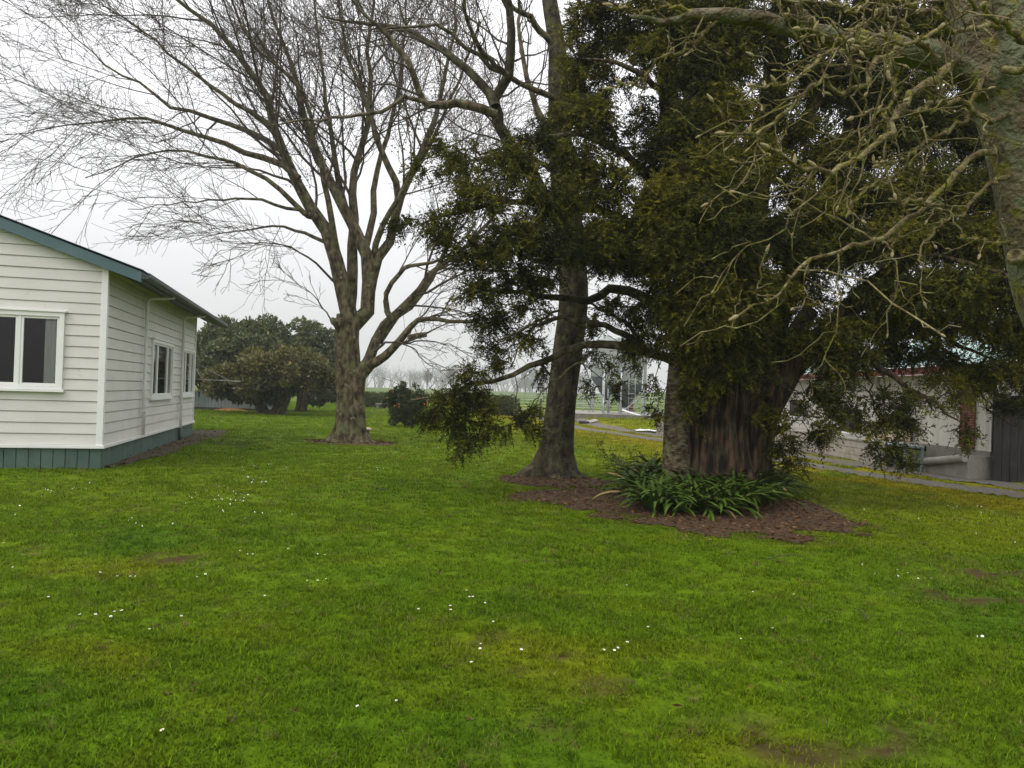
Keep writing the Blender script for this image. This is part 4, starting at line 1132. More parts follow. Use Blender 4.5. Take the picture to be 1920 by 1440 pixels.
        (1200, -90, 120, 80, 0, 2), (1350, -120, 120, 90, 0, 2.2), (1500, -120, 120, 90, .2, 2.4), (1650, -110, 120, 90, 0, 2.4), (1800, -100, 120, 90, 0, 2.4), (1940, -60, 90, 90, -.2, 2), (1430, -260, 160, 100, .2, 2), (1650, -250, 160, 100, .2, 2), (2010, 200, 60, 120, 0, 1.6), (2010, 420, 60, 100, 0, 1.6), (2020, 620, 50, 60, 0, 1.2),
    ]
    C, D, T, LN = [], [], [], []
    tw = []
    tot = 100000
    ws = sum(p[5] for p in pads)
    for (px, py, rx, ry, dz, w) in pads:
        Yd = D0 + dz
        c = at(px, py, Yd)
        m = Yd / FPX
        r = np.array([rx * m * 1.1, max(0.3, (rx + ry) * 0.5 * m) * (1.3 if rx < 90 else 1.5), ry * m * 1.05])
        if px < 1060 and py < 620: w = w * 0.68
        n = max(6, int(tot * w / ws))
        # each pad is a handful of drooping branchlets feathered with sprays
        nb = max(2, n // 11)
        nearest = skel[np.argmin(np.linalg.norm(skel - c, axis=1))]
        inb = unit(c - nearest + np.array([0, 0, 0.05]))
        dd = unit(rng.normal(size=(nb, 3)))
        A = c + dd * r * rng.uniform(0.0, 0.55, (nb, 1))
        E = c + unit(dd + 0.35 * inb) * r * rng.uniform(0.6, 1.08, (nb, 1))
        E[:, 2] -= 0.06 * rng.uniform(0, 1.5, nb)
        q = np.linspace(0, 1, 5)[None, :, None]
        B = A[:, None] * (1 - q) + E[:, None] * q
        B[:, :, 2] += 0.08 * np.sin(q[..., 0] * math.pi) * rng.uniform(0.3, 1.2, (nb, 1))
        tw.append(B)
        bi = rng.integers(0, nb, n); t = rng.uniform(0.05, 1.0, n)
        f = t * 4; i0 = np.minimum(f.astype(int), 3); wq = (f - i0)[:, None]
        C.append(B[bi, i0] * (1 - wq) + B[bi, i0 + 1] * wq + rng.normal(size=(n, 3)) * 0.035)
        bd = unit(E - A)[bi]
        D.append(unit(bd * 0.7 + rng.normal(size=(n, 3)) * 0.6 + np.array([0, 0, -0.02])))
        pt = rng.normal() * 0.1
        T.append(np.clip(0.4 + pt * 1.4 + 0.4 * (t - 0.5) + rng.normal(size=n) * 0.14, 0, 1))
        LN.append(rng.uniform(0.12, 0.28, n))
        # supporting branch back to the nearest stem
        if dz < 1.2 and py > -60:
            mid = (c + nearest) / 2 + np.array([0, 0, 0.12]) + rng.normal(size=3) * 0.05
            sb = resample(np.array([nearest, mid, c]), 5)
            tw.append(sb[None])
    C, D, T, LN = map(np.concatenate, (C, D, T, LN))
    V, F, ti = sprays(C, D, LN, T, 14, 0.05, 0.020, 0.2)
    me = mesh_np('foliage', to_local(V, root), F)
    fattr(me, 'tint', np.clip(ti, 0, 0.88))
    o = link('foliage', me, root, M['conifer_leaf']); o['kind'] = 'stuff'
    tw = np.concatenate(tw)
    R = np.linspace(0.011, 0.003, 5)[None] * rng.uniform(0.7, 1.3, (len(tw), 1))
    tubepart('branchlets', [(tw, R, 3)], 'dark_bark', root, kind='stuff')
    # fine hanging dead twigs below the left limb
    lim = np.array([LP[5], LP[9], LP[6], LP[18], LP[19]])
    Rl = np.full((5, 16), 0.02)
    b1, q1 = grow(lim, Rl, 4.5, (0.1, 0.25), (40, 80), 6, 0.2, 1.0, up=-0.5, jit=0.3, rs=0.35, lmin=0.2, lmax=0.7, wob=0.3, endr=0.4, rmax=0.007)
    b2, q2 = grow(b1, q1, 6, (0.3, 0.6), (30, 60), 4, 0.2, 1.0, up=-0.2, jit=0.4, rs=0.6, lmin=0.08, lmax=0.3, wob=0.3, endr=0.5, rmax=0.004)
    tubepart('twigs', [(b1, q1, 4), (b2, q2, 3)], 'dark_bark', root, kind='stuff')


conifer()

# ------------------------------------------------------------------ the lichen-covered magnolia, close on the right
def magnolia():
    base = np.array([2.42, 2.55, 0.0])
    root = empty('magnolia_tree', tuple(base))
    tag(root, 'lichen-covered magnolia with knobbly bare twigs and furry buds, close on the right', 'tree')
    tp = resample(np.array([[2.42, 2.55, -0.03], [2.34, 2.56, 0.6], [2.14, 2.57, 1.3], *[at(x, y, 2.6) for x, y in [(1990, 585), (1952, 430), (1924, 300), (1895, 190), (1868, 100), (1845, 0), (1825, -120), (1815, -320)]]]), 44)
    V, F = trunk_mesh(tp, np.linspace(0.118, 0.108, 44), 32, lobes=((2, 0.06, 0.6), (3, 0.06, 0.2), (5, 0.04, 1.0)), flare=0.3, flare_h=0.15, noise=0.1, seed=43)
    link('trunk', mesh_np('trunk', to_local(V, root), F, True), root, M['magnolia_bark'])
    kn = at(1905, 478, 2.53)
    kb = MB(); kb.lathe([(0.03, -0.03), (0.042, -0.01), (0.038, 0.012), (0.028, 0.02), (0.018, 0.012), (0.006, 0.006)], 14)
    o = kb.build('knot', M['magnolia_twig'], root, True); o.scale = (0.7, 0.7, 0.7); o.location = tuple(kn - base + np.array([0.02, 0.03, 0])); o.rotation_euler = (1.35, 0.0, -0.9)
    limbs = [
        ([(1890, 190), (1835, 150), (1760, 112), (1690, 95), (1590, 72), (1506, 58), (1440, 40), (1370, 28), (1300, 25), (1250, 45), (1180, 30)], [2.6, 2.45, 2.5], 0.058, 0.006),
        ([(1515, 64), (1490, 30), (1465, -10), (1450, -60)], [2.47, 2.3], 0.03, 0.015),
        ([(1905, 270), (1831, 292), (1789, 329), (1735, 383), (1677, 429), (1627, 458), (1581, 471), (1527, 479), (1497, 508), (1456, 554), (1385, 591)], [2.6, 2.35, 2.2], 0.0155, 0.004),
        ([(1780, 125), (1740, 150), (1710, 175), (1690, 205), (1672, 242), (1627, 283), (1602, 300), (1560, 321), (1514, 321), (1481, 304), (1443, 279)], [2.5, 2.1, 1.9], 0.018, 0.006),
        ([(1690, 95), (1660, 105), (1643, 117), (1627, 150), (1590, 172), (1560, 172), (1543, 150), (1514, 175), (1447, 229), (1414, 250), (1360, 250)], [2.45, 2.1], 0.014, 0.004),
        ([(1760, 112), (1700, 60), (1647, 25), (1602, 62), (1570, 75), (1543, 67), (1500, 55)], [2.45, 2.0], 0.016, 0.004),
        ([(1640, 85), (1590, 95), (1556, 100), (1527, 125), (1485, 154), (1450, 160), (1414, 160)], [2.45, 2.15], 0.012, 0.004),
        ([(1885, 60), (1864, 46), (1810, 60), (1768, 58), (1710, 80), (1652, 75), (1602, 75)], [2.55, 2.0], 0.014, 0.004),
        ([(1890, 210), (1850, 230), (1800, 190), (1740, 200), (1690, 215), (1640, 205), (1600, 220)], [2.55, 2.1], 0.014, 0.004),
        ([(1880, 130), (1940, 120), (1900, 60), (1850, 20), (1790, -20)], [2.5, 2.2], 0.02, 0.006),
        ([(1735, 383), (1700, 380), (1668, 350), (1640, 345), (1610, 370), (1570, 400)], [2.35, 2.2], 0.01, 0.003),
        ([(1890, 330), (1850, 350), (1800, 400), (1760, 420), (1730, 470), (1740, 510)], [2.55, 2.4], 0.01, 0.003),
        ([(1900, 460), (1870, 455), (1830, 450), (1800, 445)], [2.5, 2.3], 0.007, 0.003),
        ([(1360, 27), (1320, 60), (1290, 90), (1240, 110), (1200, 150), (1150, 165)], [2.47, 2.6], 0.01, 0.003),
        ([(1300, 25), (1250, 10), (1210, 25), (1150, 10)], [2.47, 2.5], 0.01, 0.003),
        ([(1680, 90), (1670, 130), (1680, 180), (1660, 220), (1670, 260)], [2.4, 2.2], 0.012, 0.004),
        ([(1760, 30), (1700, 10), (1650, -10), (1600, 20), (1560, 10)], [2.3, 2.0], 0.012, 0.004),
        ([(1840, 150), (1800, 230), (1740, 260), (1700, 300), (1650, 310)], [2.5, 2.3], 0.011, 0.003),
    ]
    LP, LR = [], []
    for i, (px, Ys, r0, r1) in enumerate(limbs):
        P = resample(pxline(px, Ys), 26)
        P[1:-1] += rng.normal(size=(24, 3)) * (0.006 if i else 0.004)
        R = (r1 + (r0 - r1) * (1 - np.linspace(0, 1, 26)) ** 0.9) * rng.uniform(0.85, 1.2, 26) * (1.0 if i < 2 else 0.7)
        LP.append(P); LR.append(R)
        tubepart('limb', [(P[None], R[None], 10)], 'magnolia_bark' if r0 > 0.025 else 'magnolia_twig', root)
    LP = np.array(LP); LR = np.array(LR)
    a1, r1 = grow(LP, LR, 11, (0.12, 0.42), (35, 80), 9, 0.2, 1.0, up=0.05, jit=0.7, rs=0.62, lmin=0.06, lmax=0.3, wob=0.6, endr=0.55, rmax=0.0042)
    a2, r2 = grow(a1, r1, 13, (0.25, 0.6), (35, 80), 7, 0.2, 1.0, up=0.1, jit=0.7, rs=0.7, lmin=0.03, lmax=0.13, wob=0.75, endr=0.6, rmax=0.0035)
    r1 = np.maximum(r1 * 0.8, 0.002) * rng.uniform(0.85, 1.25, r1.shape); r2 = np.maximum(r2 * 0.75, 0.0013) * rng.uniform(0.85, 1.3, r2.shape)
    # keep twigs out of the empty left half and off the lens
    ok1 = a1[:, :, 0].min(1) > 0.35; ok2 = (a2[:, :, 0].min(1) > 0.35) & (a2[:, :, 1].min(1) > 1.5)
    tubepart('twigs', [(a1[ok1], r1[ok1], 5), (a2[ok2], r2[ok2], 4)], 'magnolia_twig', root, kind='stuff')
    # buds: furry ones at limb tips, small ones at twig ends
    bm_ = MB(); bm_.lathe([(0.002, 0), (0.0052, 0.006), (0.0068, 0.014), (0.0055, 0.024), (0.0028, 0.033), (0.0006, 0.038)], 8)
    bme = bm_.mesh('bud', True); bme.materials.append(M['bud_fur'])
    def bud(p, d, s):
        o = bpy.data.objects.new('bud', bme); COL.objects.link(o); o.parent = root
        o.location = tuple(p - base); o.rotation_euler = Vector(d).to_track_quat('Z', 'Y').to_euler(); o.scale = (s, s, s)
    for i in (2, 3, 4, 5, 6, 7, 8, 13, 14, 16, 17):
        d = unit(LP[i][-1] - LP[i][-4]); bud(LP[i][-1], d, 1.0)
        for j in (-3, -5):
            bud(LP[i][j], unit(d * 0.4 + rng.normal(size=3) * 0.5 + np.array([0, 0, 0.7])), rng.uniform(0.6, 0.95))
    sel = rng.choice(np.nonzero(ok1)[0], min(110, int(ok1.sum())), replace=False)
    for i in sel:
        bud(a1[i, -1], unit(a1[i, -1] - a1[i, -3]), rng.uniform(0.35, 0.8))
    # moss and lichen tufts on the limbs
    C = []
    for P, R in zip(LP, LR):
        n = 60
        k = rng.integers(0, 25, n); t = rng.uniform(size=(n, 1))
        dirn = unit(rng.normal(size=(n, 3)) + np.array([0, 0, 0.6]))
        C.append(np.c_[P[k] * (1 - t) + P[k + 1] * t + dirn * R[k][:, None] * 0.95, dirn])
    C = np.concatenate(C)
    n = len(C) * 5
    ci = np.repeat(np.arange(len(C)), 5)
    V, F = leaf_tris(C[ci, :3] + rng.normal(size=(n, 3)) * 0.003, C[ci, 3:] + rng.normal(size=(n, 3)) * 0.5, rng.uniform(0.004, 0.012, n), rng.uniform(0.003, 0.006, n))
    o = link('moss_tufts', mesh_np('moss_tufts', to_local(V, root), F), root, M['moss']); o['kind'] = 'stuff'
    # foliose lichen flakes on the trunk
    n = 900
    k = rng.integers(12, 43, n); a = rng.uniform(0, 6.28, n)
    dirn = np.stack([np.cos(a), np.sin(a), np.zeros(n)], 1)
    keep = fbm(a * 2, k * 0.25, 77, 3) > 0.47
    cpos = tp[k] + dirn * 0.098 + rng.normal(size=(n, 3)) * np.array([0.004, 0.004, 0.03])
    V, F = leaf_quads(cpos[keep], (np.cross(dirn, [0, 0, 1.0]) * rng.normal(size=(n, 1)) + np.array([0, 0, 1]) * rng.normal(size=(n, 1)) + dirn * 0.35)[keep], rng.uniform(0.012, 0.03, keep.sum()), rng.uniform(0.01, 0.022, keep.sum()))
    pm('lichen', [(0.3, (0.11, 0.13, 0.08)), (0.7, (0.2, 0.225, 0.15))], 20, 4, 1.0)
    o = link('lichen', mesh_np('lichen', to_local(V, root), F), root, M['lichen']); o['kind'] = 'stuff'


magnolia()


# ------------------------------------------------------------------ the house
def house():
    root = empty('house', (HC[0], HC[1], 0), HTH)
    tag(root, 'white weatherboard house with teal barge board and green skirting at left', 'house')
    WF = 7.4                      # gable width
    EAVE = 3.50; SLOPE = 0.345; Z0 = 0.40
    RIDGE = -WF / 2
    # lined core behind the boards; openings are left for the windows
    fw = [(-3.05, -0.65, 1.35, 2.659)]
    sw = [(3.72, 6.12, 1.163, 2.472), (7.42, 9.40, 1.163, 2.472)]

    def cut(a, b, z0, z1, wins):
        segs = [(a, b)]
        for (w0, w1, v0, v1) in wins:
            if z1 > v0 + 0.01 and z0 < v1 - 0.01:
                segs = [q for (p, r) in segs for q in ((p, min(r, w0)), (max(p, w1), r)) if q[1] - q[0] > 0.02]
        return segs

    def joints(segs):
        out = []
        for (p, r) in segs:
            if r - p > 3.0 and rng.uniform() < 0.75:
                q = rng.uniform(p + 0.9, r - 0.9); out += [(p, q - 0.0015), (q + 0.0015, r)]
            else: out.append((p, r))
        return out
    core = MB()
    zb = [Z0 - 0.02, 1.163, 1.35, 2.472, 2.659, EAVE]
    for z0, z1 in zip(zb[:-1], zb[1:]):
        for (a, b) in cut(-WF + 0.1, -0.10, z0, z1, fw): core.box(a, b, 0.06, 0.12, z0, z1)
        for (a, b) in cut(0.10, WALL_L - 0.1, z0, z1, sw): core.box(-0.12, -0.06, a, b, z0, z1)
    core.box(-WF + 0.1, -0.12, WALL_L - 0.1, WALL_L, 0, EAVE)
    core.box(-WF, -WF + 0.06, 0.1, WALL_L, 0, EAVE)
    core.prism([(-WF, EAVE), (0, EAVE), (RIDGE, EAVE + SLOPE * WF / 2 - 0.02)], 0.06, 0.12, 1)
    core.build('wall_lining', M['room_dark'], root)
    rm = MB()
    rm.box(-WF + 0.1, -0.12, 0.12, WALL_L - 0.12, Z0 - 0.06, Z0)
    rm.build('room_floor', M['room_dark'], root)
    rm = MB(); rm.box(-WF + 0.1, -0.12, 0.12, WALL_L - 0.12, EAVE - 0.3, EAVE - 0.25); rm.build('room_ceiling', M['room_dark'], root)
    # weatherboards, one object each
    STEP = 0.187

    def board(lo, hi, z, front, lo2=None, hi2=None):
        """lapped board between lo and hi at height z; lo2/hi2 = ends at its top edge (gable cut)"""
        lo2 = lo if lo2 is None else lo2; hi2 = hi if hi2 is None else hi2
        h = STEP - 0.003
        j = rng.uniform(-0.0015, 0.0015)
        prof = [(0.0, 0.0), (-0.034 + j, 0.0), (-0.036 + j, 0.006), (-0.020, h - 0.012), (-0.012, h), (0.0, h)]
        m = MB(); n = len(prof)
        for e, e2 in ((lo, lo2), (hi, hi2)):
            for (d, zz) in prof:
                q = e + (e2 - e) * zz / h
                m.v.append((q, 0.05 + d, z + zz) if front else (-(0.05 + d), q, z + zz))
        m.f += [tuple(range(n)), tuple(reversed(range(n, 2 * n)))]
        for i in range(n):
            k = (i + 1) % n; m.f.append((i, n + i, n + k, k))
        m.build('weatherboard', M['white_weatherboard'], root)
    z = Z0 + 0.015
    while z < EAVE + SLOPE * WF / 2 - 0.25:
        top = z + STEP
        if z < EAVE - 0.02:
            for (a, b) in joints(cut(-WF + 0.1, -0.105, z, top, fw)): board(a, b, z, True)
            if top < EAVE + 0.02:
                z_side = top
                for (a, b) in joints(cut(0.105, WALL_L - 0.1, z, top, sw)): board(a, b, z, False)
        else:
            w0 = (z - EAVE) / SLOPE; w1 = (top - EAVE) / SLOPE
            board(-WF + w0 + 0.02, -w0 - 0.02, z, True, min(-WF + w1 + 0.02, RIDGE - 0.01), max(-w1 - 0.02, RIDGE + 0.01))
        z = top
    for (x0, x1, y0, y1) in ((-0.10, 0.012, -0.014, 0.0), (0.0, 0.012, 0.0, 0.10)):
        pass
    MB().box(-0.105, 0.0, 0.0, 0.05, Z0, EAVE + 0.02).build('corner_board', M['white_joinery'], root, bevel=0.004)
    MB().box(-0.05, -0.0005, 0.0515, 0.105, Z0, EAVE).build('corner_board', M['white_joinery'], root, bevel=0.004)
    MB().box(-0.05, 0.0, WALL_L - 0.1, WALL_L, Z0, EAVE).build('corner_board', M['white_joinery'], root, bevel=0.004)
    MB().box(-0.05, -0.018, 0.106, WALL_L - 0.101, z_side + 0.002, EAVE - 0.02).build('frieze_board', M['white_weatherboard'], root)
    # base moulding and the vertical skirting boards
    MB().box(-WF, 0.035, -0.035, 0.03, Z0 - 0.045, Z0 + 0.012).build('base_moulding', M['white_joinery'], root, bevel=0.004)
    MB().box(-0.03, 0.035, 0.0315, WALL_L, Z0 - 0.045, Z0 + 0.012).build('base_moulding', M['white_joinery'], root, bevel=0.004)
    x = -0.02; w = 0.186
    while x > -WF:
        MB().box(x - w + 0.012, x, 0.012 + rng.uniform(-0.003, 0.003), 0.036, -0.08, Z0 - 0.047).build('skirting_board', M['green_skirting'], root)
        x -= w
    y = 0.04
    while y < WALL_L - 0.1:
        MB().box(-0.036, -0.012 + rng.uniform(-0.002, 0.002), y, y + w - 0.006, -0.08, Z0 - 0.047).build('skirting_board', M['green_skirting'], root)
        y += w
    MB().box(-WF, -0.06, 0.05, 0.09, -0.08, Z0 - 0.05).build('foundation', M['dark_gutter'], root)
    MB().box(-0.09, -0.05, 0.1, WALL_L, -0.08, Z0 - 0.05).build('foundation', M['dark_gutter'], root)

    # windows
    def window(front, a0, a1, z0, z1, mull, curtain=None):
        wr = bpy.data.objects.new('window', None); COL.objects.link(wr); wr.parent = root

        def bx(u0, u1, d0, d1, v0, v1, mat, name, bev=0.003):
            # u along wall, d = depth outward (+ = out)
            m = MB()
            if front: m.box(u0, u1, -d1, -d0, v0, v1)
            else: m.box(d0, d1, u0, u1, v0, v1)
            return m.build(name, M[mat], wr, bevel=bev)
        c = 0.075
        bx(a0, a0 + c, -0.06, 0.028, z0, z1, 'white_joinery', 'frame'); bx(a1 - c, a1, -0.06, 0.028, z0, z1, 'white_joinery', 'frame')
        bx(a0 + c, a1 - c, -0.06, 0.027, z1 - c, z1, 'white_joinery', 'frame'); bx(a0 + c, a1 - c, -0.06, 0.026, z0, z0 + c * 0.8, 'white_joinery', 'frame')
        bx(a0 - 0.03, a1 + 0.03, -0.03, 0.06, z0 - 0.045, z0 - 0.002, 'white_joinery', 'sill')
        bx(a0 - 0.03, a1 + 0.03, -0.03, 0.05, z1 + 0.002, z1 + 0.035, 'white_joinery', 'head_flashing')
        edges = [a0 + c] + [m_ for m_ in mull] + [a1 - c]
        for i, (p, q) in enumerate(zip(edges[:-1], edges[1:])):
            l = p + (0.022 if i else 0); r_ = q - (0.022 if i < len(edges) - 2 else 0)
            if i: bx(p - 0.021, p + 0.021, -0.05, 0.012, z0 + c * 0.8, z1 - c, 'white_joinery', 'mullion')
            s = 0.04
            v0, v1 = z0 + c * 0.8 + 0.001, z1 - c - 0.001
            bx(l, l + s, -0.045, 0.004, v0, v1, 'white_joinery', 'sash'); bx(r_ - s, r_, -0.045, 0.004, v0, v1, 'white_joinery', 'sash')
            bx(l + s, r_ - s, -0.045, 0.003, v1 - s, v1, 'white_joinery', 'sash'); bx(l + s, r_ - s, -0.045, 0.003, v0, v0 + s, 'white_joinery', 'sash')
            m = MB()
            if front: m.poly([(l + s - .005, 0.02, v0 + s - .005), (r_ - s + .005, 0.02, v0 + s - .005), (r_ - s + .005, 0.02, v1 - s + .005), (l + s - .005, 0.02, v1 - s + .005)])
            else: m.poly([(-0.02, l + s - .005, v0 + s - .005), (-0.02, r_ - s + .005, v0 + s - .005), (-0.02, r_ - s + .005, v1 - s + .005), (-0.02, l + s - .005, v1 - s + .005)])
            m.build('pane', M['window_glass'], wr)
        for (u0, u1) in (curtain or []):
            n = 26; V = []; 
            for i in range(n):
                u = u0 + (u1 - u0) * i / (n - 1); d = 0.085 + 0.025 * math.sin(i * 1.9) + 0.01 * math.sin(i * 0.7)
                for zz in (z0 - 0.05, z1 + 0.02):
                    V.append((u, d, zz) if front else (-d, u, zz))
            F_ = [(2 * i, 2 * i + 2, 2 * i + 3, 2 * i + 1) for i in range(n - 1)]
            link('curtain', mesh_np('curtain', np.array(V), np.array(F_), True), wr, M['curtain_cloth'])
    window(True, *fw[0], [-2.35, -1.33], [(-0.97, -0.72), (-3.0, -2.75)])
    a, b, c_, d_ = sw[0]; window(False, a, b, c_, d_, [a + 0.62, b - 0.62], [(b - 0.35, b - 0.08)])
    a, b, c_, d_ = sw[1]; window(False, a, b, c_, d_, [a + 0.62, b - 0.5], [(b - 0.3, b - 0.08)])
    # roof: two corrugated slopes, barge boards, soffit, gutter
    OH = 0.55; FO = 0.10
    rt = 0.03

    def slope_pts(side):
        xe = OH if side > 0 else -WF - OH
        return xe, EAVE - SLOPE * OH, RIDGE, EAVE + SLOPE * WF / 2
    roof = bpy.data.objects.new('roof', None); COL.objects.link(roof); roof.parent = root
    for side in (1, -1):
        xe, ze, xr, zr = slope_pts(side)
        ny = 110
        ys = np.linspace(-FO - 0.06, WALL_L + 1.6, ny * 4)
        wv = 0.009 * np.sin(np.arange(len(ys)) * math.pi / 2)
        V = []
        for i, yv in enumerate(ys):
            V += [(xe + 0.03 * side, yv, ze + 0.14 + wv[i]), (xr, yv, zr + 0.155 + wv[i])]
        F_ = np.array([(2 * i, 2 * i + 1, 2 * i + 3, 2 * i + 2) for i in range(len(ys) - 1)])
        link('roof_sheet', mesh_np('roof_sheet', np.array(V), F_, True), roof, M['teal_paint'])
        m = MB()
        prof = [(xe, ze - 0.07), (xe, ze + 0.115), (xr, zr + 0.125), (xr, zr - 0.06)]
        m.prism(prof, -FO - 0.03, -FO, 1)
        m.build('barge_board', M['teal_paint'], roof, bevel=0.003)
        m = MB(); m.prism([(xe, ze + 0.02), (xe, ze + 0.10), (xr, zr + 0.115), (xr, zr + 0.02)], -FO + 0.002, WALL_L + 1.55, 1)
        m.build('roof_deck', M['dark_gutter'], roof)
        # gutter along the eave with a quarter-round lip
        gx_ = xe + 0.005 * side
        pr = [(gx_, ze + 0.0), (gx_, ze + 0.11), (gx_ + 0.012 * side, ze + 0.11), (gx_ + 0.012 * side, ze + 0.02), (gx_ + 0.095 * side, ze + 0.02), (gx_ + 0.108 * side, ze + 0.04), (gx_ + 0.108 * side, ze + 0.10), (gx_ + 0.122 * side, ze + 0.10), (gx_ + 0.122 * side, ze + 0.03), (gx_ + 0.10 * side, ze + 0.0)]
        m = MB(); m.prism(pr, -FO - 0.02, WALL_L + 1.6, 1)
        m.build('gutter', M['dark_gutter'], roof)
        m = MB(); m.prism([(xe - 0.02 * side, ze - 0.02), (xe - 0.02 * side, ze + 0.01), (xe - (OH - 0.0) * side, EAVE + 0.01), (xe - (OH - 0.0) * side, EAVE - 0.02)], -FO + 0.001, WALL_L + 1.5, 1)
        m.build('soffit', M['dark_gutter'], roof)  # shade under the eave is put into the soffit's dark colour
    # downpipes
    for (yy, bot, mt) in ((2.83, 0.42, 'white_joinery'), (7.22, 0.05, 'white_joinery')):
        dp = bpy.data.objects.new('downpipe', None); COL.objects.link(dp); dp.parent = root
        m = MB(); m.tube([(0.055, yy, bot), (0.055, yy, 1.5), (0.055, yy, 3.18), (0.12, yy, 3.26), (0.45, yy, 3.29), (0.58, yy, 3.31)], 0.036, 10); m.build('pipe', M[mt], dp, True)
        for zz in (0.9, 2.6):
            m = MB(); m.box(-0.01, 0.095, yy - 0.042, yy + 0.042, zz, zz + 0.03); m.build('bracket', M[mt], dp)
    m = MB(); m.tube([(0.05, 7.22, 0.02), (0.05, 7.22, 0.33)], 0.042, 10); m.build('drain_stub', M['dark_gutter'], root, True)
    # fold-out clothes line on the far corner
    c0 = np.array([0.02, WALL_L - 0.1, 0])
    q = empty('clothes_line', (0, 0, 0)); tag(q, 'fold-out metal clothes line on the far corner of the house', 'clothes line')
    wp = lambda x, y, z: np.array([HC[0] + HX[0] * x + HY[0] * y, HC[1] + HX[1] * x + HY[1] * y, z])
    b0 = wp(0.04, WALL_L - 0.15, 0); q.location = tuple(b0)
    e1 = wp(1.15, WALL_L + 0.9, 1.62); e2 = wp(0.95, WALL_L + 0.1, 1.62)
    L_ = lambda p: np.asarray(p) - b0
    for nm, a, b, r_ in (('arm', wp(0.03, WALL_L - 0.15, 1.64), e2 + HX * 0.1, 0.014), ('arm', wp(0.03, WALL_L + 1.6, 1.64), wp(1.1, WALL_L + 1.7, 1.62), 0.014), ('rail', e2, wp(1.1, WALL_L + 1.7, 1.62), 0.014), ('brace', wp(0.03, WALL_L - 0.15, 2.12), e2, 0.009), ('brace', wp(0.03, WALL_L - 0.15, 1.95), wp(0.18, WALL_L - 0.1, 1.68), 0.016)):
        m = MB(); m.tube([L_(a), L_((a + b) / 2), L_(b)], r_, 6); m.build(nm, M['galvanised'], q, True)
    for k in range(4):
        f = 0.2 + 0.2 * k
        a = wp(0.05 + f, WALL_L - 0.1, 1.635); b = wp(0.05 + f, WALL_L + 1.65, 1.63)
        m = MB(); m.tube([L_(a), L_((a + b) / 2 - np.array([0, 0, 0.02])), L_(b)], 0.003, 4); m.build('wire', M['white_plastic'], q)
    return root


house()

# ------------------------------------------------------------------ agapanthus clump round the conifer's foot
def strap(i):
    """arching strap leaf along +X from the origin"""
    n = 7; ln = 0.78 + 0.03 * i; rise = 1.25 - 0.07 * i
    t = np.linspace(0, 1, n)
    ang = rise - (rise + 0.5 + 0.05 * i) * t ** 1.3
    dx = np.cos(ang) * ln / (n - 1); dz = np.sin(ang) * ln / (n - 1)
    x = np.concatenate([[0], np.cumsum(dx[:-1])]); z = np.concatenate([[0], np.cumsum(dz[:-1])])
    w = 0.026 * np.array([0.75, 0.95, 1, 1, 0.9, 0.65, 0.12])
    sway = 0.03 * math.sin(i * 2.1) * t ** 2
    V = []
    for k in range(n):
        V += [(x[k], sway[k] - w[k], z[k] + 0.004), (x[k], sway[k], z[k] - 0.003), (x[k], sway[k] + w[k], z[k] + 0.004)]
    F_ = []
    for k in range(n - 1):
        b = 3 * k; F_ += [(b, b + 3, b + 4, b + 1), (b + 1, b + 4, b + 5, b + 2)]
    me = mesh_np('leaf', np.array(V), np.array(F_), True)
    return me


straps = [strap(i) for i in range(9)]
for m_ in straps: m_.materials.append(M['strap_leaf'])
dry = strap(8); dry.materials.append(M['strap_leaf_dry'])
AG = [(1180, 948), (1222, 962), (1268, 966), (1310, 968), (1352, 968), (1392, 966), (1418, 950), (1448, 938), (1195, 928), (1240, 936), (1290, 942), (1335, 946), (1378, 940), (1412, 926), (1460, 922), (1330, 925), (1215, 912), (1390, 912), (1435, 908), (1165, 935), (1205, 966), (1250, 950), (1330, 956), (1372, 955), (1410, 962), (1440, 955), (1470, 940), (1310, 930), (1350, 912), (1410, 900), (1260, 925), (1280, 955), (1185, 920), (1230, 925), (1425, 938), (1395, 950), (1455, 930), (1300, 916), (1370, 922)]
for (px, py) in AG:
    g = ground(1314 + (px - 1314) * 0.78, py); g[2] = float(height(g[0], g[1]))
    r = empty('agapanthus', tuple(g), rng.uniform(0, 6.28))
    tag(r, 'dark green strap-leaved agapanthus in the clump round the conifer trunk', 'plant', 'agapanthus plants round the conifer')
    nl = int(rng.integers(46, 58))
    for k in range(nl):
        me = straps[int(rng.integers(0, 9))] if rng.uniform() > 0.03 else dry
        o = bpy.data.objects.new('leaf', me); COL.objects.link(o); o.parent = r
        a = k * 2.39996 + rng.uniform(-0.4, 0.4)
        o.location = (0.04 * math.cos(a), 0.04 * math.sin(a), 0.015)
        s = rng.uniform(0.58, 0.9) * (0.92 + max(0, 962 - py) / 200)
        o.rotation_euler = (rng.uniform(-0.35, 0.35), rng.uniform(-0.35, 0.3), a); o.scale = (s, s * rng.uniform(1.0, 1.4), s)

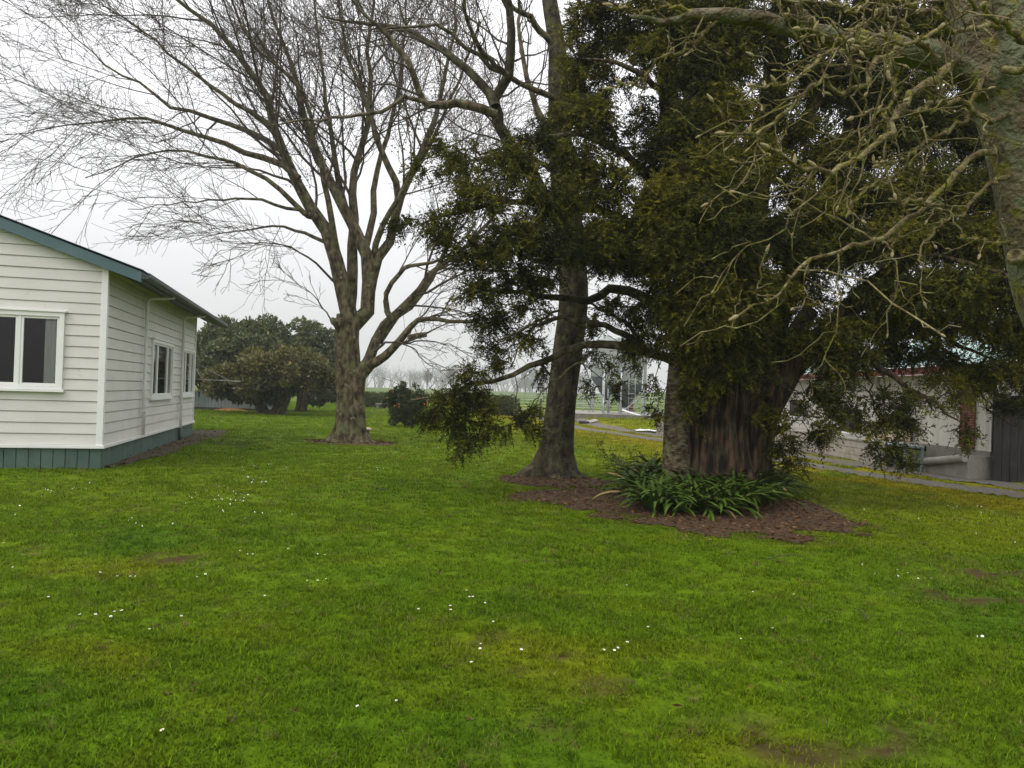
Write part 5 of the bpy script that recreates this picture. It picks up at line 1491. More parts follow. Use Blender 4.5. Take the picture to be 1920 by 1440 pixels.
# weedy shrub beside it
def weed_shrub():
    g = ground(1210, 905)
    root = empty('weedy_shrub', tuple(g)); tag(root, 'straggly twiggy shrub with small leaves left of the agapanthus', 'shrub')
    P = []
    for (px, py) in [(1120, 838), (1145, 850), (1160, 862), (1180, 845), (1200, 850), (1225, 858), (1235, 868), (1150, 880), (1135, 858)]:
        e = at(px, py, g[1] + rng.uniform(-0.5, 0.3)); b = g + np.array([rng.uniform(-0.45, 0.2), rng.uniform(-0.25, 0.25), 0])
        mid = b * 0.45 + e * 0.55 + np.array([0, 0, 0.08])
        P.append(resample(np.array([b, mid, e]), 9))
    P = np.array(P); R = np.linspace(0.009, 0.003, 9)[None].repeat(len(P), 0)
    a1, r1 = grow(P, R, 14, (0.2, 0.5), (25, 60), 5, 0.25, 1.0, up=0.2, rs=0.6, lmin=0.08, lmax=0.35, wob=0.3)
    tubepart('stems', [(P, R, 5), (a1, r1, 4)], 'twig_bark', root, kind='stuff')
    q = np.concatenate([a1[:, 1:].reshape(-1, 3), P[:, 4:].reshape(-1, 3)]); q = np.repeat(q, 2, 0); n = len(q)
    keep = rng.uniform(size=n) < 0.75
    q = q[keep]; n = len(q)
    V, F_ = leaf_quads(q + rng.normal(size=(n, 3)) * 0.015, rng.normal(size=(n, 3)) + np.array([0, 0, 0.3]), rng.uniform(0.03, 0.06, n), rng.uniform(0.014, 0.026, n))
    me = mesh_np('leaves', to_local(V, root), F_); fattr(me, 'tint', rng.uniform(0, 1, n)); o = link('leaves', me, root, M['shrub_leaf']); o['kind'] = 'stuff'


weed_shrub()

# ------------------------------------------------------------------ litter, daisies, fallen sticks
def chips(name, maskf, x0, x1, y0, y1, n, ln, label, cat):
    x = rng.uniform(x0, x1, n); y = rng.uniform(y0, y1, n)
    k = rng.uniform(size=n) < maskf(x, y) ** 1.5
    x, y = x[k], y[k]; m = len(x)
    C = np.stack([x, y, height(x, y) + 0.032 + rng.uniform(0, 0.012, m)], 1)
    D = np.stack([rng.normal(size=m), rng.normal(size=m), rng.normal(size=m) * 0.18], 1)
    L = ln * rng.uniform(0.4, 1.5, m)
    V, F_ = leaf_quads(C, D, L, L * rng.uniform(0.12, 0.4, m))
    me = mesh_np(name, V, F_); fattr(me, 'tint', np.clip(rng.normal(size=m) * 0.25 + 0.4, 0, 1))
    tag(link(name, me, None, M['litter_chip']), label, cat, kind='stuff')


chips('mulch_chips', mulch_m, -1.5, 6, 7, 15.5, 26000, 0.05, 'loose brown bark mulch and needles under the conifer', 'mulch')
chips('dead_leaves', litter_m, T1[0] - 2, T1[0] + 2.2, T1[1] - 1.5, T1[1] + 1.5, 5000, 0.08, 'dry leaf litter round the foot of the bare tree', 'leaf litter')
chips('soil_debris', house_m, HC[0] - 4, HC[0] + 3.5, HC[1] - 0.5, HC[1] + 12, 6000, 0.06, 'scattered debris on the soil strip beside the house', 'debris')

chips('fallen_leaves', lambda x, y: 0.9 * (fbm(x * 0.8, y * 0.8, 201, 3) > 0.5) * (1 - np.clip(mulch_m(x, y), 0, 1)) * ((hloc(x, y)[0] > 0.1) | (hloc(x, y)[1] < -0.1)), -6, 8, 3, 14, 420, 0.04, 'scattered small brown dead leaves over the lawn', 'leaves')
dm = MB()
for k in range(11):
    a = k * 2 * math.pi / 11; c_, s_ = math.cos(a), math.sin(a); b = len(dm.v)
    dm.v += [(0.004 * c_ - 0.0018 * s_, 0.004 * s_ + 0.0018 * c_, 0.03), (0.012 * c_ - 0.0028 * s_, 0.012 * s_ + 0.0028 * c_, 0.033), (0.012 * c_ + 0.0028 * s_, 0.012 * s_ - 0.0028 * c_, 0.033), (0.004 * c_ + 0.0018 * s_, 0.004 * s_ - 0.0018 * c_, 0.03)]
    dm.f.append((b, b + 1, b + 2, b + 3))
pet = dm.mesh('petals'); pet.materials.append(M['petal_white'])
ctr = MB().lathe([(0.002, 0.028), (0.0045, 0.03), (0.004, 0.034), (0.001, 0.036)], 8).mesh('centre', True); ctr.materials.append(M['petal_yellow'])
stm = MB().tube([(0, 0, -0.01), (0.002, 0, 0.015), (0, 0, 0.029)], 0.0012, 5).mesh('stem', True); stm.materials.append(M['hedge_leaf'])
near_d = [(875, 1108), (879, 1120), (886, 1121), (908, 1131), (843, 1138), (845, 1144), (785, 1143), (926, 1165), (901, 1207), (901, 1218), (977, 1220), (885, 1245), (1175, 1207), (1157, 1216), (1152, 1222), (1130, 1220), (1174, 1098), (1389, 1198), (1447, 1180), (1489, 1118), (1411, 1112), (672, 1327), (743, 1316), (340, 1158), (281, 1182), (178, 1157), (208, 1160), (215, 1149), (230, 1149), (152, 1157), (186, 1079), (222, 1085), (245, 1085), (255, 1084), (370, 1083), (385, 1079), (450, 1035), (465, 1039), (473, 1039), (540, 1030), (595, 1039), (610, 1041), (575, 1088), (612, 1085), (595, 1090), (497, 1118), (308, 1375), (25, 1070), (8, 1022), (10, 955), (1683, 1074), (1720, 1091), (1745, 1090), (1700, 1080), (1602, 1034), (90, 1125), (1216, 1177)]
for (px, py) in near_d:
    g = ground(px, py); g[2] = float(height(g[0], g[1]))
    d = empty('daisy', tuple(g), rng.uniform(0, 6)); s = rng.uniform(0.5, 0.8)
    d.scale = (s, s, s * 1.1)
    tag(d, 'single small white daisy open in the lawn', 'daisy', 'white daisies in the nearer lawn')
    for nm, me in (('petals', pet), ('centre', ctr), ('stem', stm)):
        o = bpy.data.objects.new(nm, me); COL.objects.link(o); o.parent = d
        if nm != 'stem': o.rotation_euler = (0, 0, 0)
    d.rotation_euler = (rng.uniform(0.1, 0.35), rng.uniform(-0.3, 0.3), 0)
# the drifts of daisies further off
C = []
for (px, py, sx, sy, n) in [(430, 930, 60, 14, 30), (410, 945, 40, 10, 16), (120, 925, 60, 8, 16), (480, 905, 40, 6, 16), (300, 985, 60, 14, 8), (520, 970, 70, 10, 8), (20, 960, 30, 14, 6), (520, 830, 60, 12, 14), (470, 870, 60, 12, 12), (920, 870, 60, 14, 18), (1000, 890, 30, 6, 5), (850, 880, 70, 12, 14), (780, 850, 60, 12, 10), (720, 880, 80, 16, 10), (560, 880, 60, 14, 12), (1180, 860, 30, 10, 6), (1750, 960, 90, 20, 12), (1850, 1000, 70, 30, 8), (400, 795, 20, 3, 6), (1660, 1080, 60, 14, 6), (1850, 1205, 30, 10, 3)]:
    for k in range(int(n * 0.7)):
        g = ground(px + rng.normal() * sx * 0.6, max(py + rng.normal() * sy * 0.6, 775)); C.append((g[0], g[1], float(height(g[0], g[1])) + 0.04))
C = np.array(C)
a6 = np.arange(6) * math.pi / 3
ring = np.stack([np.cos(a6), np.sin(a6), 0 * a6], 1)
tl = rng.normal(size=(len(C), 1, 3)) * 0.003
V = C[:, None] + ring[None] * (0.0052 * rng.uniform(0.6, 1.2, (len(C), 1, 1))) + tl * ring[None, :, :1]
V[:, :, 2] += (ring[None, :, 1] * 0.006)
tag(link('far_daisies', mesh_np('far_daisies', V.reshape(-1, 3), np.arange(len(C) * 6).reshape(-1, 6)), None, M['petal_white']), 'drifts of tiny white daisies across the farther lawn', 'daisies', kind='stuff')

for (pts, lab) in (([(1628, 1172), (1620, 1162), (1612, 1152)], 'short forked dark stick lying on the right lawn'), ([(1435, 1056), (1462, 1052), (1490, 1050), (1512, 1054)], 'thin dark twig lying below the mulch bed'), ([(705, 922), (716, 924), (726, 922)], 'small brown stick lying on the lawn between the trees'), ([(40, 1048), (62, 1049), (82, 1048)], 'pale straw stalk lying on the left lawn')):
    P = np.array([ground(*p) for p in pts]); P[:, 2] = height(P[:, 0], P[:, 1]) + 0.035
    c = P.mean(0); r = empty('fallen_stick', tuple(c)); tag(r, lab, 'stick')
    P = resample(P, 8); P[1:-1] += rng.normal(size=(6, 3)) * 0.006
    rr = 0.011 if 'small brown' in lab else 0.005
    mt = 'strap_leaf_dry' if 'straw' in lab else 'stick'
    m = MB(); m.tube(P - c, np.linspace(rr, rr * 0.5, 8), 6); m.build('shaft', M[mt], r, True)
    if 'forked' in lab or 'twig' in lab:
        e = P[3] + np.array([-0.05, 0.10, 0.03]); m = MB(); m.tube(resample(np.array([P[3], (P[3] + e) / 2 + 0.01, e]), 5) - c, np.linspace(rr * 0.7, rr * 0.4, 5), 5); m.build('side_twig', M[mt], r, True)

# ------------------------------------------------------------------ background evergreens, bushes and hedges
def ev_tree(name, label, base_px, Y, stems, crown, mat, n, size, cat='tree', tint0=0.45, npads=60, pr=0.7, low=-0.6, bark='dark_bark', shell=0.3):
    """crown: list of (px,py,rx,ry,dY) big ellipsoids given in pixels at depth Y+dY"""
    b = at(*base_px, Y); b[2] = float(height(b[0], b[1]))
    root = empty(name, tuple(b)); tag(root, label, cat)
    pads = []
    for (px, py, rx, ry, dY, k) in crown:
        c = at(px, py, Y + dY); m = (Y + dY) / FPX
        r = (rx * m, max(rx, ry) * m * 0.8, ry * m)
        pads += [tuple(c) + (r[0] * .62, r[1] * .62, r[2] * .62)] + blob_pads(c, r, k, pr, 0.8, low)
    if stems:
        P = []
        for (x0, y0, x1, y1) in stems:
            p0 = at(x0, y0, Y); p0[2] = b[2] - 0.05; p1 = at(x1, y1, Y + rng.uniform(-0.4, 0.4))
            mid = p0 * 0.5 + p1 * 0.5 + rng.normal(size=3) * 0.08
            P.append(resample(np.array([p0, mid, p1]), 8))
        P = np.array(P); L_ = plen(P)
        R = np.linspace(1, 0.45, 8)[None] * np.clip(L_ * 0.09, 0.05, 0.34)[:, None]
        R[:, 0] *= 1.25
        tubepart('trunk', [(P, R, 10)], bark, root)
        a1, r1 = grow(P, R, 2.5, (0.4, 0.9), (25, 60), 6, 0.5, 1, up=0.2, rs=0.4, lmin=0.6, lmax=2.0)
        tubepart('limbs', [(a1, r1, 6)], bark, root, kind='stuff')
    pads = np.array(pads); pads[:, :3] -= b
    leafcloud('foliage', pads, n, size, mat, root, 0.5, shell, True, 0.05, tint0)
    return root


ev_tree('evergreen_tree', 'dark evergreen tree partly hidden behind the far end of the house', (372, 771), 43.5, [(370, 772, 380, 700), (368, 772, 345, 690)], [(400, 670, 75, 65, 0, 34), (450, 655, 70, 55, 1, 26), (355, 690, 50, 60, 0, 16)], 'ev_leaf_dark', 34000, 0.21, npads=70)
ev_tree('evergreen_tree', 'broad evergreen tree with grey-green top left of the bare tree', (545, 770), 45, [(560, 770, 560, 700), (565, 770, 600, 690)], [(490, 655, 75, 55, 0, 30), (560, 665, 75, 55, 0, 30), (615, 690, 40, 60, 0.5, 18), (440, 665, 55, 55, 1, 16), (600, 740, 42, 22, 0.5, 14)], 'ev_leaf_dark', 46000, 0.21, npads=80, tint0=0.5)
ev_tree('evergreen_tree', 'low spreading bronze-leaved tree with several leaning trunks on the lawn', (515, 778), 39.6, [(488, 779, 478, 715), (500, 779, 494, 705), (512, 779, 545, 700), (524, 779, 560, 690)], [(470, 710, 70, 45, 0, 26), (530, 700, 75, 40, -.4, 30), (585, 700, 55, 40, 0, 24), (440, 725, 50, 35, 0, 16), (500, 735, 45, 18, 0, 10)], 'ev_leaf_bronze', 40000, 0.2, npads=80, tint0=0.42, pr=0.6)
bush = ev_tree('camellia_bush', 'rounded camellia bush dotted with orange-red flowers', (765, 800), 31.5, [(765, 800, 760, 745), (768, 800, 780, 740)], [(766, 752, 40, 30, 0, 22), (775, 772, 40, 26, 0, 20), (748, 748, 26, 24, 0, 8), (760, 784, 34, 14, 0, 12)], 'camellia_leaf', 17000, 0.1, cat='bush', pr=0.25)
fl = MB().lathe([(0.01, -0.02), (0.04, -0.012), (0.055, 0.008), (0.04, 0.026), (0.012, 0.03)], 9).mesh('flower', True); fl.materials.append(M['flower_red'])
for (px, py) in [(729, 731), (737, 735), (726, 746), (748, 758), (748, 763), (801, 752), (796, 758), (766, 764), (740, 761), (782, 745), (757, 742)]:
    o = bpy.data.objects.new('flower', fl); COL.objects.link(o); o.parent = bush
    o.location = tuple(at(px, py, 30.75) - np.array(bush.location)); o.rotation_euler = (1.3, 0, rng.uniform(-1, 1)); s = rng.uniform(0.4, 0.65); o.scale = (s, s, s)


def hedge(name, label, p0, p1, w, h, n, size, mat='hedge_leaf', round_=0.15):
    p0 = np.array([*p0, float(height(*p0))]); p1 = np.array([*p1, float(height(*p1))])
    root = empty(name, tuple(p0)); tag(root, label, 'hedge')
    L_ = np.linalg.norm(p1 - p0); d = (p1 - p0) / L_; s = np.array([-d[1], d[0], 0])
    k = max(4, int(L_ / 0.5)); pads = []
    for i in range(k):
        for q in (-0.25, 0.25):
            c = p0 + d * L_ * (i + 0.5) / k + s * q * w + np.array([0, 0, h * 0.5]) + rng.normal(size=3) * np.array([0.05, 0.05, 0.03])
            pads.append((*(c - p0), 0.42, 0.42 * w / 0.9, h * 0.55 * rng.uniform(0.95, 1.06)))
    leafcloud('foliage', pads, n, size, mat, root, 0.55, 0.5)
    # woody inside
    P = np.array([[p0 + d * L_ * (i + 0.5) / k, p0 + d * L_ * (i + 0.5) / k + np.array([rng.normal() * .1, 0, h * 0.4]), p0 + d * L_ * (i + 0.5) / k + np.array([rng.normal() * .15, 0, h * 0.8])] for i in range(k)])
    tubepart('stems', [(P, np.full((k, 3), 0.03), 5)], 'dark_bark', root, kind='stuff')


hedge('clipped_hedge', 'clipped green hedge far behind the bare tree trunk', ground(640, 763)[:2], ground(745, 765)[:2], 1.2, 1.15, 16000, 0.13)
hedge('clipped_hedge', 'yellowish rounded hedge far behind the hanging conifer branch', ground(868, 776)[:2], ground(962, 781)[:2], 1.4, 1.25, 16000, 0.12)

# low shed behind the evergreens with its orange sand heap
g0 = ground(360, 768); g1 = ground(486, 768)
sh = empty('low_shed', (g0[0], g0[1], 0)); tag(sh, 'low grey sheet-metal shed wall behind the left evergreens', 'shed')
Ls = g1[0] - g0[0]
k = int(Ls / 0.75)
for i in range(k + 3):
    x0 = i * 0.75; m = MB()
    n = 9
    for j in range(n):
        pass
    prof = []
    for j in range(13):
        prof.append((x0 + 0.745 * j / 12, 0.018 * math.cos(j * math.pi / 1.5)))
    pts = prof + [(a, b + 0.012) for a, b in reversed(prof)]
    m.prism(pts, 0.16, 1.02, 2)
    m.build('wall_sheet', M['shed_sheet'], sh)
MB().box(-0.1, (k + 3) * 0.75, 0.05, 3.0, 0.0, 0.14).build('base_slab', M['old_timber'], sh)
MB().box(-0.1, (k + 3) * 0.75 + 0.1, -0.05, 3.1, 1.03, 1.08).build('roof', M['shed_sheet'], sh)
MB().box(-0.1, (k + 3) * 0.75, 2.9, 3.0, 0.145, 1.03).build('rear_wall', M['shed_sheet'], sh)
gs = ground(436, 770)
m = MB(); m.lathe([(0.95, -0.02), (0.8, 0.04), (0.5, 0.13), (0.25, 0.21), (0.08, 0.25), (0.01, 0.255)], 18)
o = m.build('sand_heap', M['sand'], None, True); o.location = tuple(gs); tag(o, 'low orange sand heap in front of the low grey shed', 'sand heap')
for v in o.data.vertices:
    v.co.z *= 0.75 + 0.5 * float(vnoise(v.co.x * 3 + 9, v.co.y * 3, 5)); v.co.x *= 1.3

# pale round-topped pedestal behind the bare tree
gp = ground(688, 818)
r = empty('garden_pedestal', tuple(gp)); tag(r, 'small pale mushroom-shaped garden ornament right of the bare trunk', 'ornament')
m = MB(); m.lathe([(0.02, 0.14), (0.085, 0.14), (0.105, 0.155), (0.095, 0.185), (0.06, 0.205), (0.01, 0.21)], 18); m.build('cap', M['stone_pale'], r, True)
m = MB(); m.lathe([(0.06, -0.02), (0.05, 0.03), (0.045, 0.1), (0.055, 0.145)], 14); m.build('stalk', M['old_timber'], r, True); r.scale = (1.45, 1.45, 1.35)
# concrete block seat far back
gb = ground(717, 767)
r = empty('garden_bench', tuple(gb)); tag(r, 'low grey stone bench in front of the far hedge', 'bench')
MB().box(-0.5, 0.5, -0.2, 0.2, 0.3, 0.42).build('seat', M['dark_concrete'], r, bevel=0.02)
for x in (-0.35, 0.35): MB().box(x - 0.09, x + 0.09, -0.16, 0.16, 0, 0.299).build('leg', M['dark_concrete'], r)

# ------------------------------------------------------------------ silos, pad and stock rails
def silo(label, cx, Y, R, zc, za, zt, ladder):
    c = at(cx, 760, Y); g = 0.42
    root = empty('feed_silo', (c[0], Y, g)); tag(root, label, 'silo', 'feed silos behind the trees')
    zc -= g; za -= g; zt -= g
    m = MB(); n = 40; H = zt - zc; prof = []
    k = 26
    for i in range(k + 1):
        prof.append((R + 0.012 * math.cos(i * math.pi), zc + H * i / k))
    m.lathe(prof, n); m.build('barrel', M['silo_skin'], root, True)
    m = MB(); m.lathe([(0.14, za), (R * 0.55, za + (zc - za) * 0.52), (R + 0.02, zc - 0.002)], n); m.build('hopper', M['silo_cone'], root, True)
    m = MB(); m.lathe([(0.12, za - 0.28), (0.12, za - 0.002)], 14); m.build('outlet', M['galvanised'], root, True)
    m = MB(); m.lathe([(R + 0.05, zt + 0.002), (R * 0.5, zt + 0.3), (0.25, zt + 0.46), (0.24, zt + 0.52), (0.02, zt + 0.55)], n); m.build('roof_cone', M['silo_skin'], root, True)
    for i in range(6):
        a = math.radians(12 + 60 * i); x, y = (R + 0.05) * math.cos(a), (R + 0.05) * math.sin(a)
        m = MB(); m.tube([(x, y, 0), (x, y, zc * 0.5), (x, y, zc + 0.9)], 0.05, 8); m.build('leg', M['galvanised'], root, True)
        MB().box(x - 0.11, x + 0.11, y - 0.11, y + 0.11, 0.001, 0.02).build('foot_plate', M['galvanised'], root)
        if i % 2 == 0:
            a2 = math.radians(72 + 60 * i); x2, y2 = (R + 0.05) * math.cos(a2), (R + 0.05) * math.sin(a2)
            m = MB(); m.tube([(x, y, 0.1), (x2, y2, zc * 0.62)], 0.022, 6); m.build('brace', M['galvanised'], root, True)
    if ladder:
        ld = bpy.data.objects.new('ladder', None); COL.objects.link(ld); ld.parent = root
        for x in (0.02, 0.40):
            m = MB(); m.tube([(x, -R - 0.16, za + 0.2), (x, -R - 0.12, zc), (x, -R - 0.12, zt)], 0.02, 6); m.build('rail', M['galvanised'], ld, True)
        z = za + 0.3
        while z < zt:
            m = MB(); m.tube([(0.02, -R - 0.14, z), (0.40, -R - 0.14, z)], 0.014, 6); m.build('rung', M['galvanised'], ld, True); z += 0.28


silo('pale green feed silo with ladder and grey hopper, right of two', 1171, 47.0, 1.28, 2.25, 0.82, 4.75, True)
silo('pale green feed silo with higher hopper, left of two', 1136, 51.0, 1.08, 2.72, 1.28, 4.95, False)
# concrete pad with a retaining edge
pa = ground(1068, 786); pb = ground(1245, 786)
pad = empty('silo_pad', (pa[0], 44.3, 0)); tag(pad, 'raised concrete pad with dark edge wall under the silos', 'concrete pad')
MB().box(-1.2, 7.0, 0.16, 11, -0.2, 0.41).build('slab', M['concrete'], pad)
for i in range(6): MB().box(-1.2 + i * 1.36, 0.15 + i * 1.36, 0, 0.155, -0.2, 0.44 + rng.uniform(-.004, .004)).build('edge_wall_panel', M['dark_concrete'], pad)
# pipe stock rail round the pad
def rail_fence(name, label, pts, h, bars, post_r, bar_r, mat, pmat, z0=0.0, step=2.2):
    pts = np.array([(x, y, 0.0) for x, y in pts])
    root = empty(name, (pts[0][0], pts[0][1], z0)); tag(root, label, 'fence')
    q = pts - pts[0]
    for a, b in zip(q[:-1], q[1:]):
        L_ = np.linalg.norm(b - a); k = max(1, int(round(L_ / step)))
        for i in range(k + (1 if (b == q[-1]).all() else 0)):
            p = a + (b - a) * i / k
            zz = 0.0 if z0 > 0 else float(height(p[0] + pts[0][0], p[1] + pts[0][1]))
            m = MB(); m.tube([p + [0, 0, zz - 0.1], p + [0, 0, zz + h * 0.5], p + [0, 0, zz + h * rng.uniform(0.98, 1.04)]], post_r, 8); m.build('post', M[pmat], root, True)
        for hb in bars:
            pl = []
            for i in range(k + 1):
                p = a + (b - a) * i / k; zz = 0.0 if z0 > 0 else float(height(p[0] + pts[0][0], p[1] + pts[0][1])); pl.append(p + np.array([0, 0, zz + hb]))
            m = MB(); m.tube(pl, bar_r, 6); m.build('rail', M[mat], root, True)


rail_fence('stock_rail', 'galvanised pipe rails along the back of the silo pad', [(2.6, 52.5), (5.0, 53.5), (7.5, 53.5), (11.0, 53.0)], 1.45, (0.35, 0.7, 1.05, 1.42), 0.05, 0.024, 'galvanised', 'galvanised', 0.41)
rail_fence('stock_rail', 'galvanised pipe rails at the front corner of the silo pad', [(3.1, 46.0), (5.4, 45.2)], 0.95, (0.35, 0.6, 0.92), 0.03, 0.02, 'galvanised', 'galvanised', 0.41)
rail_fence('paddock_fence', 'wire fence with timber posts at the near paddock edge', [(-6.0, 63), (-1.0, 60), (2.2, 57.5), (6, 58.5), (14, 60), (24, 62)], 1.1, (0.3, 0.55, 0.8, 1.02), 0.075, 0.012, 'galvanised', 'fence_timber', 0.0, 2.6)
rail_fence('paddock_fence', 'distant wire fence crossing the misty paddock', [(-10, 118), (20, 122), (70, 128)], 1.15, (0.4, 0.75, 1.05), 0.09, 0.02, 'galvanised', 'fence_timber', 0.0, 5)
# white feed hose sagging off the pad
P = resample(np.array([at(1167, 769, 45.6), at(1185, 775, 45.0), at(1209, 781.5, 44.8), at(1224, 779, 44.9), at(1233, 774, 45.2), at(1245, 772, 45.4)]), 16)
o = MB().tube(P - P[0], 0.055, 10).build('feed_hose', M['white_plastic'], None, True); o.location = tuple(P[0]); tag(o, 'thick white hose sagging across the front of the silo pad', 'hose')
# half-buried trough cover beside the drive, white sheet, low block wall
g = ground(1102, 797); r = empty('drain_cover', (g[0], g[1], float(height(g[0], g[1])))); tag(r, 'pale open drain cover in the grass below the silos', 'drain cover')
MB().box(-0.45, 0.05, -0.3, 0.3, 0.0, 0.12).build('sump', M['dark_boards'], r, bevel=0.01)
o = MB().box(0.0, 0.5, -0.3, 0.3, 0.0, 0.04).build('lid', M['concrete'], r, bevel=0.01); o.rotation_euler = (0.1, -0.25, 0.2); o.location = (0, 0, 0.06)
g = ground(1222, 813); o = MB(); 
nn = 7
for i in range(nn):
    for j in range(5):
        o.v.append((-0.45 + 0.9 * i / (nn - 1) + 0.05 * rng.normal(), -0.6 + 1.2 * j / 4 + 0.05 * rng.normal(), 0.05 + 0.04 * rng.uniform()))
for i in range(nn - 1):
    for j in range(4): o.f.append((i * 5 + j, (i + 1) * 5 + j, (i + 1) * 5 + j + 1, i * 5 + j + 1))
o = o.build('white_sheet', M['white_plastic'], None, True); o.location = (g[0] - 0.15, g[1] + 0.6, float(height(g[0], g[1] + .6)) + 0.02); tag(o, 'crumpled white plastic sheet lying before the low block wall', 'plastic sheet')
sm = o.modifiers.new('thick', 'SOLIDIFY'); sm.thickness = 0.01
g = ground(1232, 816)
lw = empty('low_block_wall', (g[0], g[1], 0)); tag(lw, 'low tan block wall left of the conifer trunk', 'wall')
for row in range(3):
    for i in range(6):
        x0 = i * 0.4 - (0.2 if row % 2 else 0)
        if x0 < 0: x0, x1 = 0.0, 0.19
        else: x1 = x0 + 0.39
        MB().box(x0, x1, rng.uniform(-.004, .004), 0.19, row * 0.2 - 0.05, row * 0.2 + 0.142).build('block', M['block'], lw, bevel=0.008)
MB().box(0.01, 2.2, 0.03, 0.16, -0.05, 0.54).build('mortar', M['dark_concrete'], lw)
cl_ = [(g[0] + 0.3 + 0.35 * i, g[1] + 0.4, 0.62 + 0.1 * rng.uniform(), 0.35, 0.4, 0.25) for i in range(5)]
r = empty('scrub_bush', (g[0] + 0.4, g[1] + 0.5, 0)); tag(r, 'dark scrubby bush growing over the low block wall', 'bush')
leafcloud('foliage', [(a - g[0] - 0.4, b - g[1] - 0.5, c_, d, e, f) for a, b, c_, d, e, f in cl_], 2600, 0.07, 'shrub_leaf', r)
P = np.array([[(x, 0, 0.0), (x + 0.05, 0, 0.3), (x, 0, 0.6)] for x in (0, 0.4, 0.8)]) + np.array(r.location)
tubepart('stems', [(P, np.full((3, 3), 0.02), 5)], 'dark_bark', r, kind='stuff')
# small red drum behind the silos
g = at(1180, 760, 56); r = empty('red_drum', (g[0], 56, float(height(g[0], 56)))); tag(r, 'small faded red drum behind the silo hoppers', 'drum')
m = MB(); m.lathe([(0.29, 0.6), (0.3, 0.62), (0.29, 0.9), (0.3, 0.92), (0.29, 1.2), (0.3, 1.25), (0.05, 1.27)], 16); m.build('body', M['red_paint'], r, True)
MB().box(-0.35, 0.35, -0.3, 0.3, -0.05, 0.599).build('stand', M['fence_timber'], r)

